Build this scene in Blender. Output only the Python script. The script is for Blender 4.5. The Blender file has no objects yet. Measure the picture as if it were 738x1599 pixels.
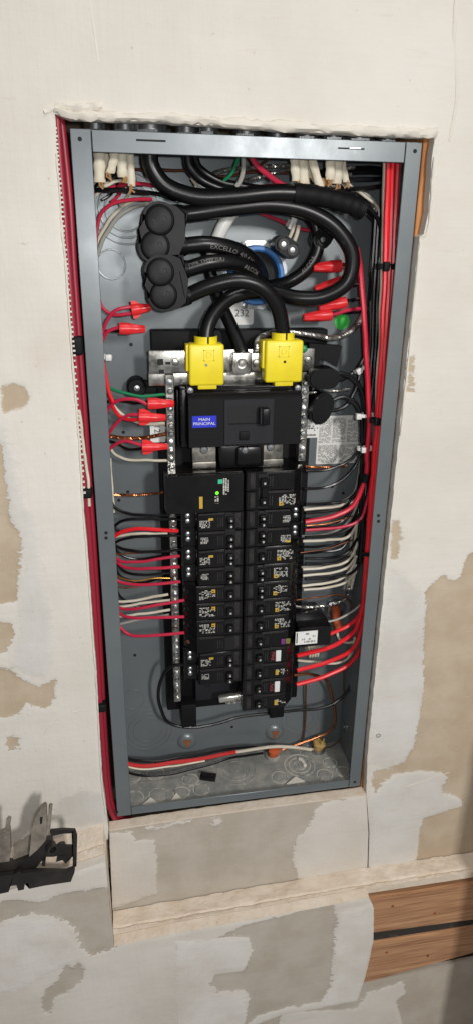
import bpy, bmesh, math, random
import numpy as np
from mathutils import Vector, Matrix, noise
from mathutils.geometry import tessellate_polygon, delaunay_2d_cdt
random.seed(7)
R = math.radians
S = bpy.context.scene
COL = S.collection
# ------------------------------------------------------------------ camera
CAM = Vector((-0.15186, -0.74986, 0.75600))
RX = Vector((0.98450149, -0.17507554, 0.0102648))
RY = Vector((-0.05370413, -0.35667803, -0.9326825))
RZ = Vector((0.16695113, 0.91767605, -0.36055233))
FPX = 1053.33
cd = bpy.data.cameras.new('camera'); cam = bpy.data.objects.new('camera', cd); COL.objects.link(cam)
cd.sensor_fit = 'VERTICAL'; cd.sensor_height = 36.0; cd.lens = 36.0 * FPX / 1599.0
cd.clip_start = 0.02; cd.clip_end = 50
m = Matrix.Identity(4)
for i in range(3):
    m[i][0] = RX[i]; m[i][1] = -RY[i]; m[i][2] = -RZ[i]; m[i][3] = CAM[i]
cam.matrix_world = m
S.camera = cam
# ------------------------------------------------------------------ light
w = bpy.data.worlds.new('World'); S.world = w; w.use_nodes = True
w.node_tree.nodes['Background'].inputs[0].default_value = (0.97, 0.985, 1.0, 1)
w.node_tree.nodes['Background'].inputs[1].default_value = 0.22
def area(name, loc, target, size, power, col, sy=None):
    l = bpy.data.lights.new(name, 'AREA'); l.energy = power; l.color = col
    l.shape = 'RECTANGLE'; l.size = size; l.size_y = sy or size
    o = bpy.data.objects.new(name, l); COL.objects.link(o); o.location = loc
    o.rotation_euler = (Vector(target) - Vector(loc)).to_track_quat('-Z', 'Y').to_euler()
    return o
area('added_key_light', (0.48, -1.95, 1.20), (0, 0, -0.25), 0.16, 26, (1.0, 0.975, 0.95), 0.3)  # added light, placed to balance brightness down the wall
area('ceiling_lamp', (0.25, -0.85, 2.60), (0, 0.02, -0.2), 0.30, 8.5, (1.0, 0.975, 0.95), 0.3)
area('phone_light', (-0.118, -0.765, 0.775), (0.0, 0, 0.42), 0.018, 1.75, (1.0, 0.99, 0.98))
S.view_settings.view_transform = 'Standard'; S.view_settings.look = 'None'
S.view_settings.gamma = 1; S.view_settings.exposure = 0.0
S.render.engine = 'CYCLES'

# ------------------------------------------------------------------ helpers
def A(px, py, d):
    """point that the photograph shows at px,py when it lies d millimetres behind the wall face"""
    v = RX * ((px - 369) / FPX) + RY * ((py - 799.5) / FPX) + RZ
    return CAM + v * ((d / 1000.0 - CAM.y) / v.y)
def srgb(r, g, b):
    f = lambda c: (c / 255 / 12.92) if c / 255 <= 0.04045 else ((c / 255 + 0.055) / 1.055) ** 2.4
    return (f(r), f(g), f(b), 1)
MATS = {}
def mat(name, col, rough=0.5, metal=0.0, var=None, bump=None, spec=0.5, rvar=0.0, emit=None, trans=0, coat=0, speck=None, stretch=None):
    if name in MATS: return MATS[name]
    M = bpy.data.materials.new(name); M.use_nodes = True; nt = M.node_tree; N = nt.nodes; L = nt.links
    b = N['Principled BSDF']; b.inputs['Base Color'].default_value = col; b.inputs['Roughness'].default_value = rough
    b.inputs['Metallic'].default_value = metal; b.inputs['Specular IOR Level'].default_value = spec
    if coat: b.inputs['Coat Weight'].default_value = coat
    if trans: b.inputs['Transmission Weight'].default_value = trans
    tc = N.new('ShaderNodeTexCoord'); vec = tc.outputs['Object']
    if stretch:
        mp = N.new('ShaderNodeMapping'); mp.inputs['Scale'].default_value = stretch; L.new(vec, mp.inputs[0]); vec = mp.outputs[0]
    cur = None
    def ns(scale, detail=6, r=0.6):
        n = N.new('ShaderNodeTexNoise'); n.inputs['Scale'].default_value = scale; n.inputs['Detail'].default_value = detail
        n.inputs['Roughness'].default_value = r; L.new(vec, n.inputs['Vector']); return n
    if var:      # (scale, other colour, low, high)
        n = ns(var[0]); rmp = N.new('ShaderNodeValToRGB'); rmp.color_ramp.elements[0].position = var[2]; rmp.color_ramp.elements[1].position = var[3]
        rmp.color_ramp.elements[0].color = col; rmp.color_ramp.elements[1].color = var[1]
        L.new(n.outputs['Fac'], rmp.inputs[0]); cur = rmp.outputs[0]
    if speck:    # (scale, colour, low, high)
        n = ns(speck[0], 8, 0.7); rmp = N.new('ShaderNodeValToRGB'); rmp.color_ramp.elements[0].position = speck[2]; rmp.color_ramp.elements[1].position = speck[3]
        mx = N.new('ShaderNodeMix'); mx.data_type = 'RGBA'; L.new(n.outputs['Fac'], rmp.inputs[0]); L.new(rmp.outputs[0], mx.inputs[0])
        if cur: L.new(cur, mx.inputs[6])
        else: mx.inputs[6].default_value = col
        mx.inputs[7].default_value = speck[1]; cur = mx.outputs[2]
    if cur: L.new(cur, b.inputs['Base Color'])
    if rvar:
        n = ns(35, 5); mr = N.new('ShaderNodeMapRange'); mr.inputs[3].default_value = max(0.05, rough - rvar); mr.inputs[4].default_value = min(1, rough + rvar)
        L.new(n.outputs['Fac'], mr.inputs[0]); L.new(mr.outputs[0], b.inputs['Roughness'])
    if bump:     # list of (scale, strength, distance)
        prev = None
        for sc, st, di in bump:
            n = ns(sc, 6, 0.6); bp = N.new('ShaderNodeBump'); bp.inputs['Strength'].default_value = st; bp.inputs['Distance'].default_value = di
            L.new(n.outputs['Fac'], bp.inputs['Height'])
            if prev: L.new(prev, bp.inputs['Normal'])
            prev = bp.outputs[0]
        L.new(prev, b.inputs['Normal'])
    if emit:
        b.inputs['Emission Color'].default_value = emit[0]; b.inputs['Emission Strength'].default_value = emit[1]
    MATS[name] = M; return M
def plain(n, c, r=0.45, **k): return mat(n, srgb(*c), r, **k)

MUD = mat('joint_compound', srgb(226, 220, 208), 0.8, var=(6, srgb(217, 210, 197), 0.35, 0.75), speck=(60, srgb(205, 192, 170), 0.68, 0.8),
          bump=[(5, 0.5, 0.006), (28, 0.35, 0.0025), (160, 0.25, 0.0006)], spec=0.25)
MUD2 = mat('grey_joint_compound', srgb(214, 210, 202), 0.8, var=(9, srgb(202, 196, 186), 0.35, 0.75), speck=(45, srgb(188, 178, 162), 0.66, 0.8),
          bump=[(7, 0.5, 0.006), (40, 0.35, 0.002), (180, 0.25, 0.0006)], spec=0.25)
PAPER = mat('drywall_paper', srgb(184, 166, 140), 0.9, var=(14, srgb(196, 181, 157), 0.35, 0.7), speck=(70, srgb(214, 203, 184), 0.62, 0.76), bump=[(120, 0.2, 0.0006)], spec=0.2)
PAPER2 = mat('grey_drywall_paper', srgb(182, 173, 159), 0.9, var=(10, srgb(171, 161, 146), 0.35, 0.7), speck=(90, srgb(205, 196, 180), 0.66, 0.8), bump=[(120, 0.2, 0.0006)], spec=0.2)
GYP = mat('raw_gypsum', srgb(226, 213, 197), 0.95, var=(40, srgb(212, 195, 174), 0.35, 0.7), speck=(30, srgb(180, 150, 118), 0.64, 0.8), bump=[(30, 0.7, 0.004), (150, 0.6, 0.0015)], spec=0.15)
STEEL = mat('grey_enamel_steel', srgb(118, 124, 126), 0.33, 0.25, var=(7, srgb(108, 115, 118), 0.35, 0.65), speck=(38, srgb(176, 178, 174), 0.66, 0.8), bump=[(70, 0.05, 0.0008)], rvar=0.1)
DUSTY = mat('dusty_enamel_steel', srgb(136, 138, 134), 0.7, 0.1, var=(40, srgb(166, 164, 155), 0.4, 0.66), speck=(130, srgb(212, 207, 196), 0.58, 0.72), bump=[(150, 0.3, 0.0008)])
DUSTRING = mat('dust_rim', srgb(188, 184, 172), 0.85, speck=(90, srgb(120, 122, 118), 0.5, 0.62))
GALV = mat('galvanised_steel', srgb(190, 192, 192), 0.32, 0.9, var=(60, srgb(140, 143, 146), 0.35, 0.65), rvar=0.12)
TIN = mat('tinned_bar', srgb(205, 203, 196), 0.3, 0.95, var=(90, srgb(120, 118, 112), 0.4, 0.65), rvar=0.1)
BLK = mat('black_plastic', srgb(16, 16, 18), 0.3, spec=0.35, var=(50, srgb(26, 25, 25), 0.4, 0.7), speck=(120, srgb(92, 86, 78), 0.7, 0.8), rvar=0.12)
BLKM = mat('matt_black_plastic', srgb(17, 17, 19), 0.62, spec=0.22, speck=(140, srgb(70, 66, 62), 0.72, 0.82), rvar=0.1)
BRK = mat('breaker_plastic', srgb(16, 16, 18), 0.25, spec=0.4, var=(40, srgb(24, 23, 23), 0.4, 0.7), speck=(170, srgb(110, 100, 88), 0.69, 0.78), bump=[(300, 0.08, 0.0004)], rvar=0.14)
GLOSS = mat('gloss_black_cover', srgb(24, 21, 20), 0.14, speck=(150, srgb(100, 92, 84), 0.7, 0.8), rvar=0.06)
FACE = mat('charcoal_face', srgb(36, 37, 40), 0.6, spec=0.25, rvar=0.08)
RUB = mat('black_rubber_boot', srgb(12, 12, 14), 0.45, spec=0.2, speck=(80, srgb(56, 56, 56), 0.68, 0.82), rvar=0.1)
CBL = mat('black_cable_jacket', srgb(15, 15, 16), 0.33, spec=0.4, speck=(60, srgb(75, 73, 72), 0.64, 0.8), rvar=0.1, bump=[(60, 0.06, 0.001)])
WB = mat('black_wire', srgb(14, 14, 16), 0.3, speck=(50, srgb(70, 68, 66), 0.62, 0.8))
WR = mat('bright_red_wire', srgb(236, 36, 46), 0.34, speck=(50, srgb(236, 96, 96), 0.62, 0.8))
WC = mat('crimson_wire', srgb(198, 40, 70), 0.36, speck=(50, srgb(222, 110, 130), 0.62, 0.8))
NMR = mat('maroon_cable_jacket', srgb(150, 34, 52), 0.42, speck=(60, srgb(190, 110, 115), 0.68, 0.8))
WW = mat('white_wire', srgb(222, 214, 196), 0.4, var=(40, srgb(205, 195, 172), 0.4, 0.7))
WGY = plain('grey_wire', (170, 168, 160), 0.42)
WG = plain('green_wire', (20, 130, 84), 0.38)
TAN = mat('cream_cable_jacket', srgb(236, 228, 206), 0.5, var=(50, srgb(214, 192, 152), 0.45, 0.75))
KRAFT = mat('kraft_paper', srgb(186, 146, 98), 0.85, var=(80, srgb(160, 118, 74), 0.4, 0.7))
COP = mat('bare_copper', srgb(196, 122, 78), 0.3, 0.85, var=(60, srgb(120, 70, 46), 0.4, 0.7))
DCOP = mat('dull_copper', srgb(120, 78, 56), 0.45, 0.6)
ALU = mat('bare_aluminium', srgb(205, 203, 196), 0.3, 0.9, var=(120, srgb(130, 128, 122), 0.4, 0.65))
NUT = plain('red_connector_plastic', (232, 44, 48), 0.35)
YEL = mat('yellow_plastic', srgb(244, 224, 40), 0.38, var=(30, srgb(232, 208, 34), 0.4, 0.7), speck=(70, srgb(196, 172, 40), 0.64, 0.8), rvar=0.12, bump=[(120, 0.1, 0.0006)])
WHT = plain('white_plastic', (226, 226, 222), 0.4)
STK = mat('paper_sticker', srgb(236, 236, 232), 0.6, var=(20, srgb(224, 224, 219), 0.4, 0.7))
PRT = mat('white_print', srgb(196, 194, 186), 0.6, speck=(300, srgb(120, 118, 112), 0.5, 0.6))
DPR = plain('dark_print', (60, 60, 60), 0.6)
YPR = plain('yellow_print', (196, 160, 58), 0.55)
BLU = plain('blue_label', (28, 44, 196), 0.45)
BLUR = plain('blue_bushing_plastic', (70, 132, 204), 0.45)
GRN = plain('green_sticker', (70, 214, 84), 0.5)
LED = mat('green_indicator', srgb(90, 230, 40), 0.4, emit=(srgb(110, 255, 40), 1.2))
TEAL = plain('teal_mark', (60, 190, 150), 0.5)
PUR = plain('purple_mark', (120, 52, 128), 0.5)
OLV = plain('olive_mark', (120, 120, 50), 0.5)
ORG = mat('orange_cable_jacket', srgb(214, 104, 62), 0.5, var=(50, srgb(190, 84, 48), 0.4, 0.7))
RUST = mat('rust', srgb(150, 86, 44), 0.9, var=(80, srgb(110, 62, 36), 0.4, 0.7))
DARK = plain('dark_void', (16, 16, 17), 0.7)
CAV = mat('wall_cavity_board', srgb(96, 84, 72), 0.9)
def wood(name, c1, c2, st):
    if name in MATS: return MATS[name]
    M = bpy.data.materials.new(name); M.use_nodes = True; nt = M.node_tree; N = nt.nodes; L = nt.links; b = N['Principled BSDF']
    tc = N.new('ShaderNodeTexCoord'); mp = N.new('ShaderNodeMapping'); mp.inputs['Scale'].default_value = st; L.new(tc.outputs['Object'], mp.inputs[0])
    n = N.new('ShaderNodeTexNoise'); n.inputs['Scale'].default_value = 4; n.inputs['Detail'].default_value = 8; n.inputs['Roughness'].default_value = 0.65; L.new(mp.outputs[0], n.inputs['Vector'])
    n2 = N.new('ShaderNodeTexNoise'); n2.inputs['Scale'].default_value = 14; n2.inputs['Detail'].default_value = 4; L.new(mp.outputs[0], n2.inputs['Vector'])
    ad = N.new('ShaderNodeMath'); ad.operation = 'ADD'; L.new(n.outputs['Fac'], ad.inputs[0]); L.new(n2.outputs['Fac'], ad.inputs[1])
    hf = N.new('ShaderNodeMath'); hf.operation = 'MULTIPLY'; hf.inputs[1].default_value = 0.5; L.new(ad.outputs[0], hf.inputs[0])
    r = N.new('ShaderNodeValToRGB'); r.color_ramp.elements[0].position = 0.36; r.color_ramp.elements[1].position = 0.64
    r.color_ramp.elements[0].color = c1; r.color_ramp.elements[1].color = c2; L.new(hf.outputs[0], r.inputs[0]); L.new(r.outputs[0], b.inputs['Base Color'])
    bp = N.new('ShaderNodeBump'); bp.inputs['Strength'].default_value = 0.3; bp.inputs['Distance'].default_value = 0.001; L.new(hf.outputs[0], bp.inputs['Height']); L.new(bp.outputs[0], b.inputs['Normal'])
    b.inputs['Roughness'].default_value = 0.7; MATS[name] = M; return M
WOODH = wood('brown_timber', srgb(138, 94, 64), srgb(208, 162, 122), (1.2, 40, 40))
WOODV = wood('orange_stud_timber', srgb(150, 88, 42), srgb(206, 142, 82), (14, 14, 1.2))
WOODP = wood('pale_stud_timber', srgb(190, 160, 120), srgb(216, 192, 154), (14, 14, 1.2))

# mesh gathering ------------------------------------------------------
class MB:
    def __init__(s): s.v = []; s.f = []
    def add(s, vs, fs):
        o = len(s.v); s.v += [Vector(v) for v in vs]; s.f += [tuple(i + o for i in f) for f in fs]; return s
    def box(s, x0, x1, y0, y1, z0, z1):
        return s.add([(x, y, z) for x in (x0, x1) for y in (y0, y1) for z in (z0, z1)],
                     [(0, 1, 3, 2), (4, 6, 7, 5), (0, 4, 5, 1), (2, 3, 7, 6), (0, 2, 6, 4), (1, 5, 7, 3)])
    def bbox(s, x0, x1, y0, y1, z0, z1, bev=0.001, seg=2, mtx=None):
        b = bmesh.new(); bmesh.ops.create_cube(b, size=1)
        for v in b.verts: v.co = Vector(((x0 + x1) / 2 + v.co.x * (x1 - x0), (y0 + y1) / 2 + v.co.y * (y1 - y0), (z0 + z1) / 2 + v.co.z * (z1 - z0)))
        bmesh.ops.bevel(b, geom=b.edges[:], offset=bev, segments=seg, affect='EDGES', profile=0.5)
        return s.bm(b, mtx)
    def bm(s, b, mtx=None):
        b.verts.ensure_lookup_table(); b.verts.index_update()
        s.add([(mtx @ v.co if mtx else v.co.copy()) for v in b.verts], [[v.index for v in f.verts] for f in b.faces]); b.free(); return s
    def prism(s, poly, axis, a, b_):     # poly in the two other axes, extruded along axis from a to b
        n = len(poly)
        def P(u, v, t): return {'x': (t, u, v), 'y': (u, t, v), 'z': (u, v, t)}[axis]
        return s.add([P(u, v, a) for u, v in poly] + [P(u, v, b_) for u, v in poly],
                     [tuple(range(n)), tuple(range(2 * n - 1, n - 1, -1))] + [(i, (i + 1) % n, n + (i + 1) % n, n + i) for i in range(n)])
    def lathe(s, prof, c, ax, n=20, caps=True):     # prof = [(radius, along)]
        ax = Vector(ax).normalized(); u = ax.orthogonal().normalized(); v = ax.cross(u); c = Vector(c)
        vs = []; fs = []
        for r, t in prof:
            for k in range(n):
                a = 2 * math.pi * k / n; vs.append(c + ax * t + (u * math.cos(a) + v * math.sin(a)) * r)
        for i in range(len(prof) - 1):
            for k in range(n): fs.append((i * n + k, i * n + (k + 1) % n, (i + 1) * n + (k + 1) % n, (i + 1) * n + k))
        if prof[0][0] > 1e-6 and prof[-1][0] > 1e-6 and abs(prof[0][1] - prof[-1][1]) < 1e-7: caps = False      # a ring: open in the middle
        if caps and prof[0][0] > 1e-6: fs.append(tuple(range(n - 1, -1, -1)))
        if caps and prof[-1][0] > 1e-6: fs.append(tuple(range((len(prof) - 1) * n, len(prof) * n)))
        return s.add(vs, fs)
    def tube(s, pts, r, n=8, rf=None):
        fr = frames(pts); vs = []; fs = []
        for i, (p, t, u, v) in enumerate(fr):
            rr = r * (rf(i / (len(fr) - 1)) if rf else 1)
            for k in range(n):
                a = 2 * math.pi * k / n; vs.append(p + (u * math.cos(a) + v * math.sin(a)) * rr)
        for i in range(len(fr) - 1):
            for k in range(n): fs.append((i * n + k, i * n + (k + 1) % n, (i + 1) * n + (k + 1) % n, (i + 1) * n + k))
        fs.append(tuple(range(n - 1, -1, -1))); fs.append(tuple(range((len(fr) - 1) * n, len(fr) * n)))
        return s.add(vs, fs)
    def mesh(s, name, smooth=True, origin=None):
        me = bpy.data.meshes.new(name); o = Vector(origin) if origin else Vector()
        me.from_pydata([v - o for v in s.v], [], s.f)
        b = bmesh.new(); b.from_mesh(me); bmesh.ops.recalc_face_normals(b, faces=b.faces[:]); b.to_mesh(me); b.free()
        if smooth:
            me.polygons.foreach_set('use_smooth', [True] * len(me.polygons)); me.set_sharp_from_angle(angle=R(38))
        return me
def catmull(P, sub=7):
    P = [Vector(p) for p in P]
    if len(P) == 2: return [P[0].lerp(P[1], i / sub) for i in range(sub + 1)]
    Q = [P[0] * 2 - P[1]] + P + [P[-1] * 2 - P[-2]]; out = []
    for i in range(1, len(Q) - 2):
        p0, p1, p2, p3 = Q[i - 1:i + 3]
        t1 = max((p1 - p0).length, 1e-5) ** 0.5; t2 = t1 + max((p2 - p1).length, 1e-5) ** 0.5; t3 = t2 + max((p3 - p2).length, 1e-5) ** 0.5
        for k in range(sub):
            t = t1 + (t2 - t1) * k / sub
            A1 = p0 * ((t1 - t) / t1) + p1 * (t / t1); A2 = p1 * ((t2 - t) / (t2 - t1)) + p2 * ((t - t1) / (t2 - t1)); A3 = p2 * ((t3 - t) / (t3 - t2)) + p3 * ((t - t2) / (t3 - t2))
            B1 = A1 * ((t2 - t) / t2) + A2 * (t / t2); B2 = A2 * ((t3 - t) / (t3 - t1)) + A3 * ((t - t1) / (t3 - t1))
            out.append(B1 * ((t2 - t) / (t2 - t1)) + B2 * ((t - t1) / (t2 - t1)))
    out.append(P[-1]); return out
def frames(pts):
    out = []; u = None
    for i, p in enumerate(pts):
        t = (pts[min(i + 1, len(pts) - 1)] - pts[max(i - 1, 0)]).normalized()
        if u is None: u = t.orthogonal().normalized()
        u = (u - t * u.dot(t)); u = u.normalized() if u.length > 1e-6 else t.orthogonal().normalized()
        out.append((p, t, u, t.cross(u)))
    return out
# objects --------------------------------------------------------------
def tag(o, label, cat, group=None, kind=None):
    if label: o['label'] = label
    if cat: o['category'] = cat
    if group: o['group'] = group
    if kind: o['kind'] = kind
    return o
def thing(name, label, cat, loc, group=None):
    o = bpy.data.objects.new(name, None); COL.objects.link(o); o.location = loc; o.empty_display_size = 0.01
    return tag(o, label, cat, group)
def org(o):
    v = Vector()
    while o: v = v + o.location; o = o.parent
    return v
def part(name, mb, M, parent, smooth=True):
    """a mesh given in scene coordinates, hung under its thing or part"""
    me = mb.mesh(name, smooth, org(parent)); me.materials.append(M)
    o = bpy.data.objects.new(name, me); COL.objects.link(o); o.parent = parent
    return o
def solo(name, mb, M, label=None, cat=None, group=None, kind=None, smooth=True):
    lo = Vector([min(v[i] for v in mb.v) for i in range(3)]); hi = Vector([max(v[i] for v in mb.v) for i in range(3)])
    c = (lo + hi) / 2; c.z = lo.z
    me = mb.mesh(name, smooth, c); me.materials.append(M)
    o = bpy.data.objects.new(name, me); COL.objects.link(o); o.location = c
    return tag(o, label, cat, group, kind)
FONT = {}
def text_mesh(s, height):
    k = (s, height)
    if k not in FONT:
        c = bpy.data.curves.new('lettering', 'FONT'); c.body = s; c.size = 1; c.resolution_u = 3; c.align_x = 'CENTER'; c.align_y = 'CENTER'
        o = bpy.data.objects.new('lettering', c); COL.objects.link(o)
        bpy.context.view_layer.update()
        me = o.evaluated_get(bpy.context.evaluated_depsgraph_get()).to_mesh()
        ys = [v.co.y for v in me.vertices]; sc = height / (max(ys) - min(ys)) if height > 0 else 1
        FONT[k] = ([v.co * sc for v in me.vertices], [tuple(p.vertices) for p in me.polygons])
        bpy.data.objects.remove(o); bpy.data.curves.remove(c)
    return FONT[k]
def text_flat(mb, s, height, pos, right=(1, 0, 0), up=(0, 0, 1), sx=1.0):
    vs, fs = text_mesh(s, height); r = Vector(right); u = Vector(up)
    return mb.add([Vector(pos) + r * v.x * sx + u * v.y for v in vs], fs)
def arclen(pts):
    L = [0]
    for a, b in zip(pts, pts[1:]): L.append(L[-1] + (b - a).length)
    return L
def text_on_tube(s, pts, r, start, height, lift=0.0003, roll=0.0, sx=1.0):
    vs, fs = text_mesh(s, height); x0 = min(v.x for v in vs); L = arclen(pts); mb = MB(); out = []
    for v in vs:
        a = start + (v.x - x0) * sx; i = 0
        while i < len(L) - 2 and L[i + 1] < a: i += 1
        f = (a - L[i]) / max(L[i + 1] - L[i], 1e-6); p = pts[i].lerp(pts[i + 1], f); t = (pts[i + 1] - pts[i]).normalized()
        vdir = (CAM - p).normalized(); n = (vdir - t * vdir.dot(t)).normalized(); side = n.cross(t).normalized()
        if side.z < 0 and abs(t.x) > 0.3: side = side
        th = v.y / r + roll
        out.append(p + (n * math.cos(th) + side * math.sin(th)) * (r + lift))
    return mb.add(out, fs)
# rough outlines -----------------------------------------------------
def rough(poly, step, amp, sc=60.0, seed=0, closed=True):
    out = []; n = len(poly); rng = range(n if closed else n - 1)
    for i in rng:
        a = Vector(poly[i]).to_2d(); b = Vector(poly[(i + 1) % n]).to_2d(); k = max(1, int((b - a).length / step))
        for j in range(k):
            p = a.lerp(b, j / k); q = Vector((p.x * sc, p.y * sc, seed * 7.3))
            d = noise.noise_vector(q) + noise.noise_vector(q * 3.1) * 0.5 + noise.noise_vector(q * 9) * 0.25
            out.append(Vector((p.x + d.x * amp, p.y + d.y * amp)))
    if not closed: out.append(Vector(poly[-1]).to_2d())
    return out
def px2(pts, d): return [Vector((A(x, y, d).x, A(x, y, d).z)) for x, y in pts]
def sheet(mb, loops, y0, y1):
    """a slab in the wall plane, from y0 (front) to y1 (back), outline loops[0], holes after it"""
    tris = tessellate_polygon([[Vector((p.x, p.y, 0)) for p in l] for l in loops])
    flat = [p for l in loops for p in l]; n = len(flat)
    vs = [(p.x, y0, p.y) for p in flat] + [(p.x, y1, p.y) for p in flat]
    fs = [tuple(t) for t in tris] + [tuple(i + n for i in reversed(t)) for t in tris]; o = 0
    for l in loops:
        k = len(l); fs += [(o + i, o + (i + 1) % k, n + o + (i + 1) % k, n + o + i) for i in range(k)]; o += k
    return mb.add(vs, fs)
MM = 0.001
def inside(poly, X, Z):
    c = np.zeros(X.shape, bool); n = len(poly)
    for i in range(n):
        x0, z0 = poly[i]; x1, z1 = poly[(i + 1) % n]
        if z0 == z1: continue
        m_ = (z0 > Z) != (z1 > Z); c ^= m_ & (X < (x1 - x0) * (Z - z0) / (z1 - z0) + x0)
    return c
def sdf(poly, X, Z):
    """signed distance in mm, positive inside the outline"""
    d = np.full(X.shape, 1e9); n = len(poly)
    for i in range(n):
        ax, az = poly[i]; bx, bz = poly[(i + 1) % n]; ux, uz = bx - ax, bz - az; l2 = ux * ux + uz * uz + 1e-12
        t = np.clip(((X - ax) * ux + (Z - az) * uz) / l2, 0, 1); d = np.minimum(d, (X - ax - t * ux) ** 2 + (Z - az - t * uz) ** 2)
    d = np.sqrt(d) * 1000
    return np.where(inside(poly, X, Z), d, -d)
def coated(name, loop, y0, y1, parent, bare=(), mud=None, grey=(), M=None, relief=0.0008, step=0.0036, seed=0):
    """a drywall sheet whose front is a fine mesh, thicker where joint compound covers the paper.
    bare: outlines where the paper shows; mud: outlines of compound on otherwise bare paper; grey: outlines of the greyer compound"""
    L = [(p.x, p.y) for p in loop]; X0, X1, Z0, Z1 = -0.42, 0.47, -0.62, 1.02
    gx = np.arange(X0, X1, step); gz = np.arange(Z0, Z1, step); GX, GZ = np.meshgrid(gx, gz); GX = GX + (np.arange(len(gz)) % 2)[:, None] * step * 0.5
    gx_, gz_ = GX.ravel(), GZ.ravel(); keep = sdf(L, gx_, gz_) > 1.6
    pts = [Vector(p) for p in L] + [Vector((a, b)) for a, b in zip(gx_[keep], gz_[keep])]; n = len(L)
    V, E_, F_, *_r = delaunay_2d_cdt(pts, [(i, (i + 1) % n) for i in range(n)], [], 0, 1e-7)
    vx = np.array([v.x for v in V]); vz = np.array([v.y for v in V]); F = np.array(F_)
    F = F[inside(L, vx[F].mean(1), vz[F].mean(1))]
    if mud is None: coat = np.full(vx.shape, 60.0)
    else:
        coat = np.full(vx.shape, -60.0)
        for q in mud: coat = np.maximum(coat, sdf(q, vx, vz))
    for q in bare: coat = np.minimum(coat, -sdf(q, vx, vz))
    tone = np.full(vx.shape, -60.0)
    for q in grey: tone = np.maximum(tone, sdf(q, vx, vz))
    coat = np.clip(coat, -60, 60); tone = np.clip(tone, -60, 60)
    y = np.empty(vx.shape)
    edge_d = np.clip(sdf(L, vx, vz) * 0.25, 0, 1)
    for i in range(len(vx)):
        p = Vector((vx[i] * 9, seed, vz[i] * 9)); y[i] = noise.noise(p) * 1.0 + noise.noise(p * 2.7) * 0.5 + noise.noise(Vector((vx[i] * 70, seed, vz[i] * 26))) * 0.22
    t = np.clip((coat + 2.5) / 6.0, 0, 1); t = t * t * (3 - 2 * t); tt = np.clip((tone + 2) / 5.0, 0, 1)
    yy = y0 - edge_d * (t * 0.0011 + tt * 0.0005 + y * relief * (0.3 + 0.7 * t))
    o3 = Vector(org(parent)); me = bpy.data.meshes.new(name); k = len(vx)
    bx = [p.x for p in loop]; bz = [p.y for p in loop]
    idx = {}
    verts = list(zip(vx - o3.x, yy - o3.y, vz - o3.z))
    order = [int(np.argmin((vx - a) ** 2 + (vz - b) ** 2)) for a, b in L]
    verts += [(a - o3.x, y1 - o3.y, b - o3.z) for a, b in L]
    faces = [tuple(int(q) for q in f) for f in F]
    faces += [(order[i], order[(i + 1) % n], k + (i + 1) % n, k + i) for i in range(n) if order[i] != order[(i + 1) % n]]
    me.from_pydata(verts, [], faces)
    for nm, arr in (('coat', coat), ('tone', tone)):
        at_ = me.attributes.new(nm, 'FLOAT', 'POINT'); at_.data.foreach_set('value', np.concatenate([arr, np.full(n, 5.0 if nm == 'coat' else -60)]).astype(np.float32))
    b = bmesh.new(); b.from_mesh(me); bmesh.ops.recalc_face_normals(b, faces=b.faces[:])
    fr0 = [f for f in b.faces if abs(f.normal.y) > 0.7]
    if sum(f.normal.y for f in fr0) > 0: bmesh.ops.reverse_faces(b, faces=b.faces[:])
    b.to_mesh(me); b.free()
    me.polygons.foreach_set('use_smooth', [True] * len(me.polygons)); me.set_sharp_from_angle(angle=R(40)); me.materials.append(M)
    o = bpy.data.objects.new(name, me); COL.objects.link(o); o.parent = parent
    return o
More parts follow.
